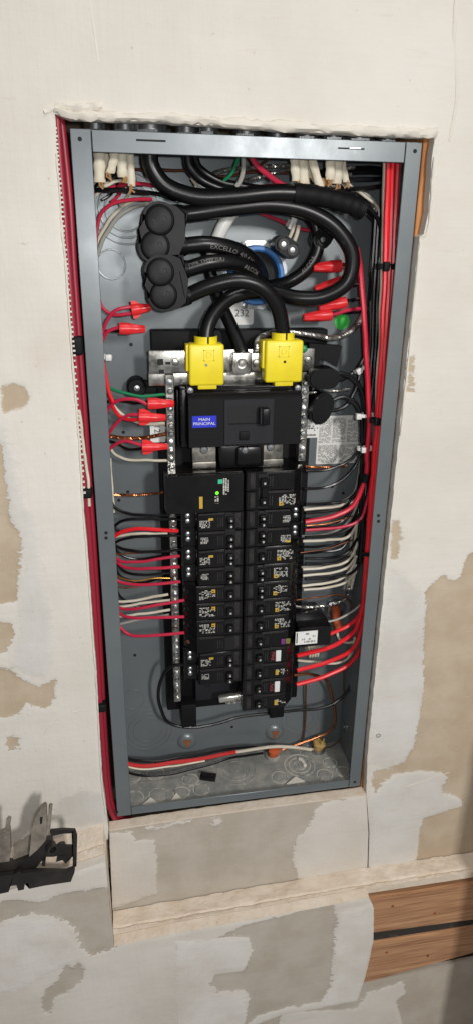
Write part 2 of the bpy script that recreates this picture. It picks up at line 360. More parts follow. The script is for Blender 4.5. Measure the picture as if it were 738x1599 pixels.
def coated_mat(name, paper1, paper2, cream1, cream2, grey1, grey2):
    M = bpy.data.materials.new(name); M.use_nodes = True; nt = M.node_tree; N = nt.nodes; L = nt.links; b = N['Principled BSDF']
    tc = N.new('ShaderNodeTexCoord')
    def ns(sc, det=6, r=0.6, st=None):
        n = N.new('ShaderNodeTexNoise'); n.inputs['Scale'].default_value = sc; n.inputs['Detail'].default_value = det; n.inputs['Roughness'].default_value = r
        if st: mp = N.new('ShaderNodeMapping'); mp.inputs['Scale'].default_value = st; mp.inputs['Rotation'].default_value = (0, R(25), 0); L.new(tc.outputs['Object'], mp.inputs[0]); L.new(mp.outputs[0], n.inputs['Vector'])
        else: L.new(tc.outputs['Object'], n.inputs['Vector'])
        return n.outputs['Fac']
    def ma(op, a, b_, c=None):
        n = N.new('ShaderNodeMath'); n.operation = op
        for i, q in enumerate((a, b_, c)):
            if q is None: continue
            if isinstance(q, (int, float)): n.inputs[i].default_value = q
            else: L.new(q, n.inputs[i])
        return n.outputs[0]
    def mr(v, a, b_, c, d):
        n = N.new('ShaderNodeMapRange'); n.interpolation_type = 'SMOOTHSTEP'; L.new(v, n.inputs[0])
        for i, q in enumerate((a, b_, c, d)):
            if isinstance(q, (int, float)): n.inputs[i + 1].default_value = q
            else: L.new(q, n.inputs[i + 1])
        return n.outputs[0]
    def mix(f, a, b_):
        n = N.new('ShaderNodeMix'); n.data_type = 'RGBA'; L.new(f, n.inputs[0])
        for i, q in ((6, a), (7, b_)):
            if isinstance(q, tuple): n.inputs[i].default_value = q
            else: L.new(q, n.inputs[i])
        return n.outputs[2]
    at1 = N.new('ShaderNodeAttribute'); at1.attribute_name = 'coat'; at2 = N.new('ShaderNodeAttribute'); at2.attribute_name = 'tone'
    big = ns(9, 3); fine = ns(75, 8, 0.68, (1, 1, 2.2)); vf = ns(260, 4, 0.6)
    rag = ma('ADD', ma('MULTIPLY', ma('SUBTRACT', fine, 0.5), 34.0), ma('MULTIPLY', ma('SUBTRACT', vf, 0.5), 6.0))
    soft = mr(big, 0.36, 0.60, 0.30, 1.0)                                  # some rims are cut clean, some are scraped thin
    cv = ma('ADD', at1.outputs['Fac'], ma('MULTIPLY', rag, soft))
    wdt = mr(ns(6, 2), 0.45, 0.62, 0.35, 2.2)
    cov = mr(cv, ma('MULTIPLY', wdt, -1.0), wdt, 0.0, 1.0)
    tv = ma('ADD', at2.outputs['Fac'], ma('MULTIPLY', rag, 0.9)); gr = mr(tv, -6.0, 6.0, 0.0, 1.0)
    paper = mix(mr(ns(16), 0.35, 0.68, 0, 1), paper1, paper2)
    scr = mr(ns(120, 6, 0.7, (0.6, 1, 3)), 0.60, 0.72, 0.0, 0.6); paper = mix(scr, paper, cream2)
    cream = mix(mr(ns(5, 5), 0.35, 0.68, 0, 1), cream1, cream2)
    thin = mr(ns(3.2, 4), 0.56, 0.74, 0.0, 0.30); cream = mix(thin, cream, paper2)                    # compound sanded thin, paper glowing through
    greyc = mix(mr(ns(11, 5), 0.35, 0.68, 0, 1), grey1, grey2)
    mudc = mix(gr, cream, greyc)
    pit = mr(ns(140, 3), 0.68, 0.75, 0.0, 0.45); mudc = mix(pit, mudc, paper1)
    stk = mr(ns(22, 7, 0.7, (0.5, 1, 4)), 0.60, 0.74, 0.0, 0.35); mudc = mix(stk, mudc, paper2)
    L.new(mix(cov, paper, mudc), b.inputs['Base Color']); b.inputs['Roughness'].default_value = 0.85; b.inputs['Specular IOR Level'].default_value = 0.22
    prev = None
    for hgt, st, di in ((cov, 0.55, 0.0008), (gr, 0.35, 0.0006), (ns(26, 5), 0.40, 0.0026), (ns(40, 5, 0.6, (4, 1, 0.35)), 0.40, 0.0014), (ns(30, 4, 0.6, (0.3, 1, 5)), 0.30, 0.0012), (ns(210, 4), 0.3, 0.0005)):
        bp = N.new('ShaderNodeBump'); bp.inputs['Strength'].default_value = st; bp.inputs['Distance'].default_value = di; L.new(hgt, bp.inputs['Height'])
        if prev: L.new(prev, bp.inputs['Normal'])
        prev = bp.outputs[0]
    L.new(prev, b.inputs['Normal'])
    return M
WALLM = coated_mat('patched_drywall', srgb(186, 168, 144), srgb(199, 183, 161), srgb(224, 219, 210), srgb(215, 209, 198), srgb(217, 214, 208), srgb(206, 201, 193))
LOWM = coated_mat('patched_grey_drywall', srgb(193, 184, 171), srgb(181, 171, 156), srgb(221, 215, 206), srgb(210, 202, 191), srgb(226, 222, 215), srgb(212, 205, 195))
# ================================================================== THE WALL
OPEN_R = [(679, 213), (674, 245), (671, 285), (668, 330), (661, 366), (652, 370), (647, 385), (643, 425), (637, 500), (630, 560), (624, 620), (618, 680), (612, 740), (607, 790), (601, 850), (595, 905), (588, 970), (582, 1040), (577, 1110), (573, 1180), (571, 1236)]
OPEN_T = [(86, 177), (110, 186), (160, 188), (240, 190), (330, 196), (420, 202), (520, 208), (600, 212), (650, 214)]
OPEN_L = [(170, 1294), (167, 1272), (162, 1235), (159, 1200), (156, 1150), (154, 1105), (151, 1050), (147, 1000), (142, 930), (137, 860), (131, 790), (127, 715), (122, 645), (115, 565), (110, 490), (104, 410), (98, 350), (95, 300), (90, 240)]
def v2(x, z): return Vector((x, z))
op_r = px2(OPEN_R, 0); op_t = px2(OPEN_T, 0); op_l = px2(OPEN_L, 0)
op_r = [v2(max(p.x, 0.1835), p.y) for p in op_r]
edge = op_r[::-1] + op_t[::-1] + op_l[::-1]                    # from the lower right corner over the top to the lower left corner
edge = rough(edge, 0.006, 0.0009, 90, 1, closed=False)
wall = tag(bpy.data.objects.new('wall', None), 'patched white drywall wall around the electrical panel opening', None, kind='structure'); COL.objects.link(wall)
seam_r = px2([(576, 1300), (577, 1352)], 0)
outer = [v2(-0.9, 1.5), v2(-0.9, -0.03), v2(op_l[0].x - 0.002, -0.03)] + edge[::-1] + [v2(seam_r[0].x, seam_r[0].y), v2(seam_r[1].x, -0.2), v2(0.9, -0.2), v2(0.9, 1.5)]
HOLES = [[(4, 602), (20, 598), (40, 604), (46, 622), (36, 636), (20, 640), (8, 645), (2, 630)],
         [(-60, 690), (4, 694), (8, 740), (14, 780), (16, 815), (30, 830), (34, 845), (30, 880), (26, 940), (-60, 945)],
         [(-60, 968), (18, 972), (22, 995), (10, 1018), (-60, 1030)],
         [(-60, 1040), (14, 1044), (34, 1060), (60, 1072), (88, 1060), (84, 1092), (70, 1106), (42, 1098), (22, 1118), (-60, 1124)],
         [(9, 1156), (20, 1148), (31, 1154), (30, 1166), (14, 1170)],
         [(800, 850), (738, 862), (728, 868), (722, 890), (712, 908), (690, 898), (672, 912), (664, 925), (662, 1000), (660, 1080), (652, 1130), (646, 1165), (630, 1190), (606, 1200), (584, 1204), (580, 1228), (586, 1236), (594, 1222), (612, 1208), (650, 1203), (688, 1206), (698, 1212), (690, 1235), (715, 1245), (722, 1258), (690, 1268), (660, 1278), (654, 1300), (650, 1340), (640, 1366), (700, 1378), (800, 1378)],
         [(611, 815), (622, 812), (624, 840), (619, 872), (609, 876)],
         [(636, 560), (646, 556), (645, 610), (634, 614)]]
def hole(h, d=0, seed=0, amp=0.004): return rough(px2(h, d), 0.002, amp * 0.9, 60, seed)
c = A(589, 1147, 0); sc_ = part('drywall_screw', MB().lathe([(0.0034, -0.0004), (0.0034, 0.0016), (0.0022, 0.0016), (0.0018, 0.0006)], (c.x, -0.001, c.z), (0, -1, 0), 18), GALV, wall)
def P2(h, d=0): return [(p.x, p.y) for p in px2(h, d)]
GREYS = [[(612, 880), (640, 905), (662, 930), (665, 1000), (663, 1080), (654, 1130), (646, 1160), (630, 1186), (600, 1196), (580, 1190), (582, 1120), (590, 1040), (600, 960)],
         [(578, 1245), (600, 1225), (620, 1210), (660, 1206), (698, 1210), (690, 1240), (722, 1250), (690, 1266), (656, 1278), (650, 1300), (648, 1338), (638, 1362), (604, 1376), (570, 1390), (570, 1320)],
         [(-60, 640), (6, 660), (22, 720), (34, 770), (60, 830), (66, 900), (80, 960), (82, 1020), (70, 1056), (40, 1050), (20, 1036), (34, 990), (32, 950), (40, 880), (38, 830), (16, 806), (-60, 795)],
         [(96, 1244), (130, 1232), (164, 1238), (168, 1280), (130, 1288), (96, 1282), (86, 1262)]]
coated('drywall_sheet', outer, 0.0, 0.013, wall, [P2(h) for h in HOLES], None, [P2(h) for h in GREYS], WALLM, 0.0011, seed=1.7)
# ragged lip of plaster above the opening, and little crumbs of it down the sides
def lip(pts, r, seed, rf=None):
    P = catmull([Vector((p.x, -0.0012, p.y)) for p in pts], 9); mb = MB(); n = 9; fr = frames(P); vs = []; fs = []
    for i, (p, t, u, v) in enumerate(fr):
        for k in range(n):
            a = 2 * math.pi * k / n; dd = u * math.cos(a) + v * math.sin(a)
            rr = r * (1 + 0.7 * noise.noise((p + dd * r) * 160 + Vector((seed, 0, 0))) + 0.5 * noise.noise(p * 45))
            q = p + dd * rr; vs.append(Vector((q.x, q.y if q.y < 0 else q.y, q.z)))
    for i in range(len(fr) - 1):
        for k in range(n): fs.append((i * n + k, i * n + (k + 1) % n, (i + 1) * n + (k + 1) % n, (i + 1) * n + k))
    fs += [tuple(range(n - 1, -1, -1)), tuple(range(len(fr) * n - n, len(fr) * n))]
    return mb.add(vs, fs)
part('plaster_lip', lip([v2(p.x, p.y + 0.0035) for p in op_t] + [v2(op_r[0].x, op_r[0].y + 0.003)], 0.0042, 1), MUD, wall)
part('plaster_lip', lip([v2(p.x + 0.0016, p.y) for p in op_r[1:12]], 0.0013, 5), MUD, wall)
part('plaster_lip', lip([v2(p.x - 0.001, p.y) for p in op_l[1:]], 0.0011, 9), MUD, wall)
part('plaster_lip', lip(px2([(70, 176), (92, 166), (120, 168), (160, 165)], 0), 0.0032, 12), MUD, wall)
# trowel ridges left in the dried compound
for k, (pts, r) in enumerate([([(712, -30), (708, 60), (712, 150), (700, 220)], 0.0012), ([(140, 0), (146, 40), (154, 98)], 0.0006), ([(0, 352), (40, 346), (72, 340), (100, 338)], 0.0008),
                              ([(588, 1236), (640, 1225), (700, 1205)], 0.0006), ([(60, 1160), (90, 1120), (130, 1108)], 0.0006)]):
    mb = lip(px2(pts, 0), r * 1.5, 20 + k)
    for v in mb.v: v.y = -0.0012 + (v.y + 0.0012) * 0.3
    part('trowel_ridge', mb, MUD, wall)
# perforated metal corner bead edge seen down the reveal
mb = MB()
for i in range(74):
    t = i / 73.0; k = t * 9.0; j = int(k); a = px2([(88, 200), (92, 250), (97, 310), (101, 370), (107, 430), (112, 500), (117, 560), (123, 640), (128, 700), (132, 770), (133, 772)], 0); p = a[j].lerp(a[j + 1], k - j)
    wj = random.uniform(0.0002, 0.0016); mb.box(p.x - 0.0012, p.x + wj, 0.0002, 0.004, p.y - 0.0009, p.y + 0.0009)
part('perforated_tape_edge', mb, MUD, wall, False)['kind'] = 'stuff'
# board patched in below the panel
btop = px2([(171, 1297), (214, 1290), (300, 1277), (400, 1263), (500, 1250), (571, 1241)], 0)
pb = btop + [v2(seam_r[0].x - 0.0018, seam_r[0].y), v2(seam_r[1].x - 0.0018, -0.2), v2(-0.1985, -0.2)]
patch = coated('drywall_patch', rough(pb, 0.006, 0.0004, 90, 4), 0.0002, 0.013, wall, (), [P2(h) for h in (
    [(160, 1302), (205, 1298), (212, 1312), (240, 1310), (247, 1340), (244, 1380), (246, 1396), (222, 1402), (200, 1412), (160, 1420)],
    [(496, 1256), (560, 1240), (600, 1240), (600, 1375), (540, 1378), (510, 1384), (496, 1372), (480, 1384), (466, 1374), (455, 1340), (462, 1310), (486, 1280)],
    [(226, 1292), (300, 1279), (300, 1284), (228, 1297)], [(330, 1278), (345, 1276), (344, 1290), (332, 1292)])], (), LOWM, 0.0007, seed=5.1)
mb = MB()
for a, b in zip(btop, btop[1:]):
    for k in range(8):
        p = a.lerp(b, k / 8); q = a.lerp(b, (k + 1) / 8); h = 0.0015 + 0.0012 * noise.noise(Vector((p.x * 70, 3, 0))); h2 = 0.0015 + 0.0012 * noise.noise(Vector((q.x * 70, 3, 0)))
        mb.add([(p.x, -0.0004, p.y - 0.001), (q.x, -0.0004, q.y - 0.001), (q.x, -0.0004, q.y + h2), (p.x, -0.0004, p.y + h), (p.x, 0.014, p.y + h + 0.001), (q.x, 0.014, q.y + h2 + 0.001), (p.x, 0.014, p.y - 0.001), (q.x, 0.014, q.y - 0.001)], [(0, 1, 2, 3), (3, 2, 5, 4), (4, 5, 7, 6), (0, 3, 4, 6), (1, 7, 5, 2), (0, 6, 7, 1)])
part('cut_edge', mb, GYP, patch, False)
# ---- ledge and the thicker lower wall
def ledge_slab(name, pts, yb, yf, th, seed, nx=260, ny=14):
    """pts: (x, z back, z front) stations"""
    mb = MB(); vs = []; fs = []
    for i in range(nx + 1):
        t = i / nx * (len(pts) - 1); j = min(int(t), len(pts) - 2); f = t - j
        x = pts[j][0] + (pts[j + 1][0] - pts[j][0]) * f; zb = pts[j][1] + (pts[j + 1][1] - pts[j][1]) * f; zf = pts[j][2] + (pts[j + 1][2] - pts[j][2]) * f
        for k in range(ny + 1):
            g = k / ny; y = yb + (yf - yb) * g; q = Vector((x * 60, y * 60, seed))
            vs.append((x, y, zb + (zf - zb) * g + 0.0026 * noise.noise(q * 0.6) + 0.0010 * noise.noise(q * 3.2) + 0.0006 * noise.noise(q * 8) - (0.002 if 0 < k < ny and abs(g - 0.78) < 0.06 else 0)))
        vs.append((x, yf, min(zf, zb) - th)); vs.append((x, yb, min(zf, zb) - th))
    m_ = ny + 3
    for i in range(nx):
        for k in range(m_): fs.append((i * m_ + k, i * m_ + (k + 1) % m_, (i + 1) * m_ + (k + 1) % m_, (i + 1) * m_ + k))
    fs += [tuple(range(m_)), tuple(range((nx + 1) * m_ - 1, nx * m_ - 1, -1))]
    o = solo(name, mb.add(vs, fs), GYP, 'rough cream plaster ledge where the lower wall steps out', None, kind='structure', smooth=True)
    return o
zL = A(178, 1470, -50).z; zR = A(575, 1396, -47).z; zRR = A(738, 1371, -47).z
ledge_slab('ledge', [(-0.197, zL, zL), (0.187, zR, zR), (0.38, zRR, zRR), (0.9, zRR, zRR)], -0.0014, -0.0365, 0.012, 3)
zl1 = A(165, 1338, -50).z; zl0 = A(0, 1388, -50).z
ledge_slab('ledge', [(-0.9, zl0 - 0.06, zl0 - 0.06), (-0.345, zl0 + 0.012, zl0), (-0.2005, zl1 + 0.008, zl1)], -0.0014, -0.0365, 0.012, 8)
lower = tag(bpy.data.objects.new('lower_wall', None), 'thicker lower wall with smeared joint compound', None, kind='structure'); COL.objects.link(lower)
D = -50
LT = px2([(0, 1395), (80, 1372), (165, 1346)], D); LS = px2([(170, 1400), (178, 1477)], D); LM = px2([(300, 1452), (440, 1427), (575, 1401)], D); LR = px2([(583, 1418), (582, 1470), (571, 1520), (557, 1563), (440, 1585)], D)
lo = [v2(-0.9, LT[0].y - 0.06)] + LT + LS + LM + LR + [v2(-0.1, LR[-1].y - 0.045), v2(-0.9, LR[-1].y - 0.06)]
LH = [[(-60, 1420), (20, 1405), (60, 1408), (100, 1394), (162, 1386), (190, 1400), (190, 1474), (158, 1488), (140, 1490), (128, 1478), (122, 1452), (92, 1432), (50, 1424), (0, 1440), (-60, 1452)],
      [(66, 1562), (72, 1545), (90, 1530), (104, 1506), (116, 1512), (122, 1500), (132, 1512), (128, 1530), (106, 1548), (84, 1558), (78, 1580), (70, 1580)],
      [(345, 1462), (380, 1445), (440, 1430), (518, 1410), (524, 1440), (520, 1470), (518, 1500), (514, 1540), (500, 1564), (440, 1574), (400, 1586), (380, 1606), (390, 1560), (384, 1545), (340, 1546), (330, 1534), (336, 1522), (380, 1516), (394, 1484), (388, 1464), (362, 1460)]]
coated('drywall_sheet', rough(lo, 0.006, 0.0007, 90, 6), -0.050, -0.037, lower, [P2(h, D) for h in LH], None, [P2(h, D) for h in ([(526, 1425), (590, 1410), (590, 1570), (500, 1580), (516, 1540)], [(276, 1470), (390, 1464), (388, 1510), (330, 1516), (330, 1550), (380, 1550), (390, 1640), (272, 1640)], [(-60, 1440), (80, 1434), (110, 1460), (110, 1500), (40, 1540), (-60, 1560)])], LOWM, 0.0011, seed=9.2)
mb = MB()
top = rough([LS[-1]] + LM, 0.005, 0.001, 90, 8, closed=False)
for p, q in zip(top, top[1:]):
    mb.add([(p.x, -0.0505, p.y - 0.001), (q.x, -0.0505, q.y - 0.001), (q.x, -0.0497, q.y + 0.002), (p.x, -0.0497, p.y + 0.002), (p.x, -0.037, p.y + 0.0045), (q.x, -0.037, q.y + 0.0045), (p.x, -0.037, p.y - 0.001), (q.x, -0.037, q.y - 0.001)], [(0, 1, 2, 3), (3, 2, 5, 4), (4, 5, 7, 6), (0, 3, 4, 6), (1, 7, 5, 2), (0, 6, 7, 1)])
part('cut_edge', mb, GYP, lower, False)
part('trowel_ridge', lip([v2(p.x, p.y) for p in px2([(276, 1470), (274, 1530), (278, 1599)], D)], 0.001, 50), MUD2, lower).location.y = -0.0495
bs = [v2(-0.9, -1.2), v2(0.9, -1.2), v2(0.9, A(738, 1494, -45).z - 0.01), v2(A(560, 1542, -45).x, A(560, 1542, -45).z - 0.004), v2(0.1, A(560, 1542, -45).z - 0.004), v2(0.1, -0.40), v2(-0.9, -0.40)]
coated('drywall_sheet', rough(bs, 0.02, 0.0003, 90, 7), -0.0364, -0.028, lower, (), [P2([(556, 1575), (572, 1550), (628, 1532), (632, 1552), (618, 1562), (622, 1580), (628, 1600), (620, 1640), (420, 1640), (440, 1580)], -36.4)], (), LOWM, 0.0004, seed=3.3)
for lab, a, b, c, d in (('upper brown wood board under the plaster ledge beside the drywall patch', (572, 1404), (738, 1378), (738, 1437), (575, 1458)), ('lower brown wood board below the dark gap under the other board', (573, 1474), (738, 1448), (738, 1490), (558, 1541))):
    P = px2([a, b, c, d], -36.6); ext = 0.5
    q = [P[0].copy(), P[0].lerp(P[1], 1 + ext), P[3].lerp(P[2], 1 + ext), P[3].copy()]; q[0].x = q[3].x = 0.165
    tmp = MB().prism([(p.x, p.y) for p in q], 'y', -0.0366, -0.004); b_ = bmesh.new()
    vs = [b_.verts.new(v) for v in tmp.v]
    for f in tmp.f: b_.faces.new([vs[i] for i in f])
    bmesh.ops.bevel(b_, geom=b_.edges[:], offset=0.0025, segments=2, affect='EDGES')
    wb_ = solo('wood_board', MB().bm(b_), WOODH, lab, 'wood board', 'boards showing through the lower wall')
    for nx_, f_ in ((0.235, 0.3), (0.31, 0.66)):
        zt_ = q[0].y + (q[1].y - q[0].y) * (nx_ - q[0].x) / (q[1].x - q[0].x); zb_ = q[3].y + (q[2].y - q[3].y) * (nx_ - q[3].x) / (q[2].x - q[3].x)
        part('nail', MB().lathe([(0.0024, -0.0005), (0.0024, 0.0005), (0, 0.0008)], (nx_, -0.0366, zt_ + (zb_ - zt_) * f_), (0, -1, 0), 12), RUST, wb_)
P = px2([(574, 1457), (738, 1436), (738, 1449), (573, 1475)], -36.6); q = [P[0], P[0].lerp(P[1], 1.5), P[3].lerp(P[2], 1.5), P[3]]; q[0].x = q[3].x = 0.17
solo('wall_core', MB().box(-0.6, -0.1988, -0.0362, -0.0016, -0.45, zl1 - 0.010), GYP, 'crumbling plaster core of the lower wall beside the patch', None, kind='structure')
solo('gap_shade_strip', MB().prism([(p.x, p.y) for p in q], 'y', -0.0318, -0.006), mat('dark_gap_fill', srgb(52, 48, 44), 0.9, speck=(60, srgb(90, 82, 74), 0.55, 0.75)), 'dark strip standing in for shade in the gap between the two brown boards', 'gap strip')  # dark filler put in so the gap between the boards looks shaded
solo('cavity_back', MB().box(-0.5, 0.5, 0.150, 0.160, -0.6, 1.1), CAV, 'dark board closing the back of the wall cavity', None, kind='structure')
solo('cavity_back', MB().box(0.14, 0.9, -0.0035, -0.0015, -0.6, -0.19), CAV, 'dark sheathing behind the brown boards', None, kind='structure')
solo('wall_stud', MB().bbox(0.1840, 0.222, 0.0135, 0.102, -0.10, 1.05, 0.0015), WOODV, 'orange wood stud exposed beside the upper corner of the panel', 'wood stud')
solo('wall_stud', MB().bbox(-0.235, -0.1975, 0.0135, 0.102, -0.10, 1.05, 0.0015), WOODP, 'pale wood stud behind the bundle of maroon cables', 'wood stud')
# ================================================================== PANEL ENCLOSURE
Wd = 0.181; H = 0.865; F0 = 0.010; FB = 0.110; T = 0.0015
box = thing('panel_enclosure', 'grey painted steel electrical panel box set into the drywall opening', 'panel box', (0, 0.06, 0))
back = part('back_panel', MB().box(-Wd + T, Wd - T, FB - T, FB, T, H - T), STEEL, box, False)
part('side_panel', MB().box(-Wd, -Wd + T, F0 + T, FB, 0, H), STEEL, box, False)
side_r = part('side_panel', MB().box(Wd - T, Wd, F0 + T, FB, 0, H), STEEL, box, False)
floor_ = part('bottom_panel', MB().box(-Wd + T, Wd - T, F0 + T, FB - T, 0, T), DUSTY, box, False)
roof = part('top_panel', MB().box(-Wd + T, Wd - T, F0 + T, FB - T, H - T, H), STEEL, box, False)
fw = 0.0195
def flange(x0, x1, z0, z1, y0=F0, y1=F0 + T, b=0.0006): return MB().bbox(x0, x1, y0, y1, z0, z1, b, 1)
fl = part('flange', flange(-Wd - 0.0005, -Wd + fw, -0.0005, H + 0.0005), STEEL, box)
fr_ = part('flange', flange(Wd - fw + 0.002, Wd + 0.0005, -0.0005, H + 0.0005), STEEL, box)
ft = part('flange', flange(-Wd + fw + 0.0006, Wd - fw + 0.0014, H - 0.0195, H + 0.0002), STEEL, box)
fb = part('flange', flange(-Wd + fw + 0.0006, Wd - fw + 0.0014, -0.0002, 0.0135), STEEL, box)
for f, pts in ((fl, [(125, 217), (166, 832), (166, 840), (183, 1268)]), (fr_, [(647, 236), (590, 805), (590, 814), (553, 1221)])):
    for p in pts:
        c = A(p[0], p[1], F0 * 1000)
        part('hole', MB().lathe([(0.0021, -0.0003), (0.0021, 0.0006)], c, (0, 1, 0), 14), DARK, f)
for (x0, y0), (x1, y1), f in (((213, 217), (259, 222), ft), ((527, 230), (568, 234), ft)):
    a = A(x0, y0, F0 * 1000); b = A(x1, y1, F0 * 1000)
    sl = part('slot', MB().box(a.x, b.x, F0 - 0.0003, F0 + 0.0005, min(a.z, b.z), max(a.z, b.z)), DARK, f, False)
    if x0 > 400: part('slot_tongue', MB().bbox(a.x + 0.012, b.x - 0.004, F0 - 0.0008, F0 + 0.0005, min(a.z, b.z) + 0.0004, max(a.z, b.z) + 0.0006, 0.0003, 1), GALV, f)
# pressed knockouts
def ring(mb, c, ax, r0, r1, h, n=40): return mb.lathe([(r0, 0), (r0, h), ((r0 + r1) / 2, h * 1.4), (r1, h), (r1, 0)], c, ax, n)
def knock_back(px, py, radii, M=STEEL, wdt=0.0012):
    c = A(px, py, (FB - T) * 1000); c.y = FB - T
    for r in radii:
        mb = ring(MB(), c, (0, -1, 0), r - wdt, r + wdt, 0.0007)
        part('knockout', mb, M, back)
knock_back(197, 326, [0.024, 0.031, 0.038]); knock_back(174, 413, [0.0165], mat('scuffed_steel', srgb(128, 134, 136), 0.33, 0.4, speck=(50, srgb(200, 202, 200), 0.56, 0.66)), 0.0010); knock_back(232, 1140, [0.022, 0.030, 0.037]); knock_back(209, 1093, [0.017])
knock_back(468, 1122, [0.022, 0.030])
def knock_floor(px, py, r, M=DUSTRING, rings=1):
    v = A(px, py, 0) - CAM; t = (T - CAM.z) / v.z; c = CAM + v * t
    for k in range(rings):
        rr = r * (1 - 0.3 * k); part('knockout', ring(MB(), c, (0, 0, 1), rr - 0.0011, rr + 0.0007, 0.0006), M, floor_)
    part('knockout_disc', MB().lathe([(r * (1 - 0.3 * (rings - 1)) - 0.0016, -0.0004), (r * (1 - 0.3 * (rings - 1)) - 0.0024, 0.0009)], c, (0, 0, 1), 28), DUSTY, floor_)
for k in [(210, 1246, .0135), (247, 1241, .0135), (283, 1238, .012), (314, 1233, .012), (206, 1213, .0135), (243, 1208, .0135), (297, 1218, .0125), (436, 1214, .0125), (506, 1210, .012), (514, 1191, .011), (535, 1205, .011)]: knock_floor(*k)
knock_floor(369, 1203, .030, DUSTY, 3); knock_floor(467, 1195, .024, DUSTRING, 3)
for x, y in ((292, 1157), (428, 1143)):                            # domed mounting dimples with a rusty hole
    c = A(x, y, (FB - T) * 1000); c.y = FB - T
    d_ = part('mounting_dimple', MB().lathe([(0.016, -0.0004), (0.0135, 0.003), (0.010, 0.005), (0.006, 0.006), (0.0, 0.0062)], c, (0, -1, 0), 28), STEEL, back)
    part('rust_hole', MB().prism([(c.x - 0.006, c.z + 0.006), (c.x + 0.006, c.z + 0.006), (c.x + 0.0026, c.z - 0.001), (c.x + 0.002, c.z - 0.006), (c.x - 0.002, c.z - 0.006), (c.x - 0.002, c.z - 0.001)], 'y', c.y - 0.0072, c.y - 0.004), RUST, d_)
for x, y in ((205, 538), (200, 768), (186, 781), (290, 1125), (362, 1135), (432, 1113), (518, 760), (535, 770), (211, 1023), (193, 675)):
    c = A(x, y, (FB - T) * 1000); c.y = FB - T
    part('hole', MB().lathe([(0.0022, -0.0004), (0.0022, 0.0006)], c, (0, -1, 0), 12), DARK, back)
c = A(546, 1134, 85); c.x = Wd - T
part('knockout', ring(MB(), c, (-1, 0, 0), 0.006, 0.008, 0.001), GALV, side_r)
# fittings clamped through the top of the box
for i, (px, r, d) in enumerate([(150, .012, 45), (196, .0125, 42), (236, .017, 40), (292, .013, 45), (326, .010, 30), (384, .014, 40), (432, .011, 50), (478, .0125, 40), (520, .0125, 38), (560, .016, 42), (604, .012, 42)]):
    t = (A(px, 200 + 0.04 * (px - 150), d)); x = t.x; y = d / 1000
    lab = ['galvanised fitting on the box top over stripped sheaths by the maroon cables'] * 2 + ['wide fitting on the box top from which the thick black cable drops', 'fitting on the box top feeding the pair of thinner black cables', 'slim short fitting on the box top between two black cable fittings and the green wire', 'fitting on the box top above the slanting green and grey wires', 'slim fitting on the box top next to the one over the green wire'] + ['galvanised fitting on the box top over stripped sheaths by the red bundle'] * 2 + ['wide fitting on the box top above the slot with a shiny tongue', 'end fitting on the box top beside the orange stud']
    f = thing('conduit_fitting', lab[i], 'fitting', (x, y, H), 'cable fittings on top of the panel')
    part('body', MB().lathe([(r, 0.004), (r, 0.02), (r * 0.9, 0.021), (r * 0.9, 0.03)], (x, y, H), (0, 0, 1), 20), GALV, f)
    part('hex_nut', MB().lathe([(r * 1.2, 0.0003), (r * 1.2, 0.0042)], (x, y, H), (0, 0, 1), 6), GALV, f)
    part('locknut', MB().lathe([(r * 1.18, -0.0018), (r * 1.18, -0.005), (r * 0.95, -0.0052), (r * 0.95, -0.010)], (x, y, H), (0, 0, 1), 12), GALV if i not in (2,) else BLKM, f)
# ================================================================== PANEL INTERIOR (bus base, neutral bars, lugs)
inn = thing('panel_interior', 'black bus base with silver neutral bars and centre lug inside the panel', 'bus assembly', (0, 0.106, 0.117))
base = part('base', MB().bbox(-0.101, 0.097, 0.084, 0.1065, 0.117, 0.640, 0.002), BLKM, inn)
part('base_end', MB().bbox(-0.082, -0.060, 0.062, 0.1, 0.100, 0.140, 0.002), BLKM, inn)
part('base_end', MB().bbox(0.050, 0.072, 0.062, 0.1, 0.100, 0.140, 0.002), BLKM, inn)
part('end_plate', MB().bbox(-0.060, 0.050, 0.070, 0.083, 0.1400, 0.196, 0.001), FACE, inn)
c = A(325, 1074, 70); part('hole', MB().lathe([(0.0045, 0), (0.0045, 0.0015)], (c.x, 0.0690, c.z), (0, 1, 0), 16), DARK, inn)
a0 = A(236, 538, 84); part('cross_bar', MB().bbox(a0.x, 0.112, 0.080, 0.104, 0.6412, 0.667, 0.002), BLKM, inn)
part('bracket', MB().prism([(0.084, 0.652), (0.126, 0.648), (0.121, 0.622), (0.098, 0.634), (0.098, 0.610), (0.084, 0.606)], 'y', 0.064, 0.079), BLKM, inn)
a0 = A(214, 606, 86); bo = part('boss', MB().lathe([(0.012, 0), (0.012, 0.02), (0.010, 0.022)], (a0.x, 0.108, a0.z), (0, -1, 0), 24), BLKM, inn)
part('arm', MB().bbox(a0.x, -0.095, 0.088, 0.1, a0.z - 0.008, a0.z + 0.008, 0.002), BLKM, inn)
part('screw', MB().lathe([(0.004, 0.0225), (0.0035, 0.0245), (0, 0.025)], (a0.x, 0.108, a0.z), (0, -1, 0), 14), GALV, bo)
strap = part('neutral_strap', MB().bbox(-0.1115, 0.0885, 0.054, 0.0575, 0.620, 0.6475, 0.0015), TIN, inn)
part('strap_riser', MB().bbox(-0.112, 0.070, 0.0630, 0.072, 0.604, 0.6195, 0.001), TIN, inn)
for x, z, w_, h_ in ((-0.098, 0.634, 0.007, 0.007), (-0.097, 0.6226, 0.006, 0.005), (-0.089, 0.6325, 0.006, 0.003)):
    part('slot', MB().box(x - w_ / 2, x + w_ / 2, 0.0536, 0.0545, z - h_ / 2, z + h_ / 2), DARK, strap, False)
SCREW = []
def screw(c, r, parent, M=TIN, slot=True, name='screw'):
    o = part(name, MB().lathe([(r, 0), (r, 0.0012), (r * 0.8, 0.0022), (0, 0.0026)], c, (0, -1, 0), 12), M, parent)
    return o
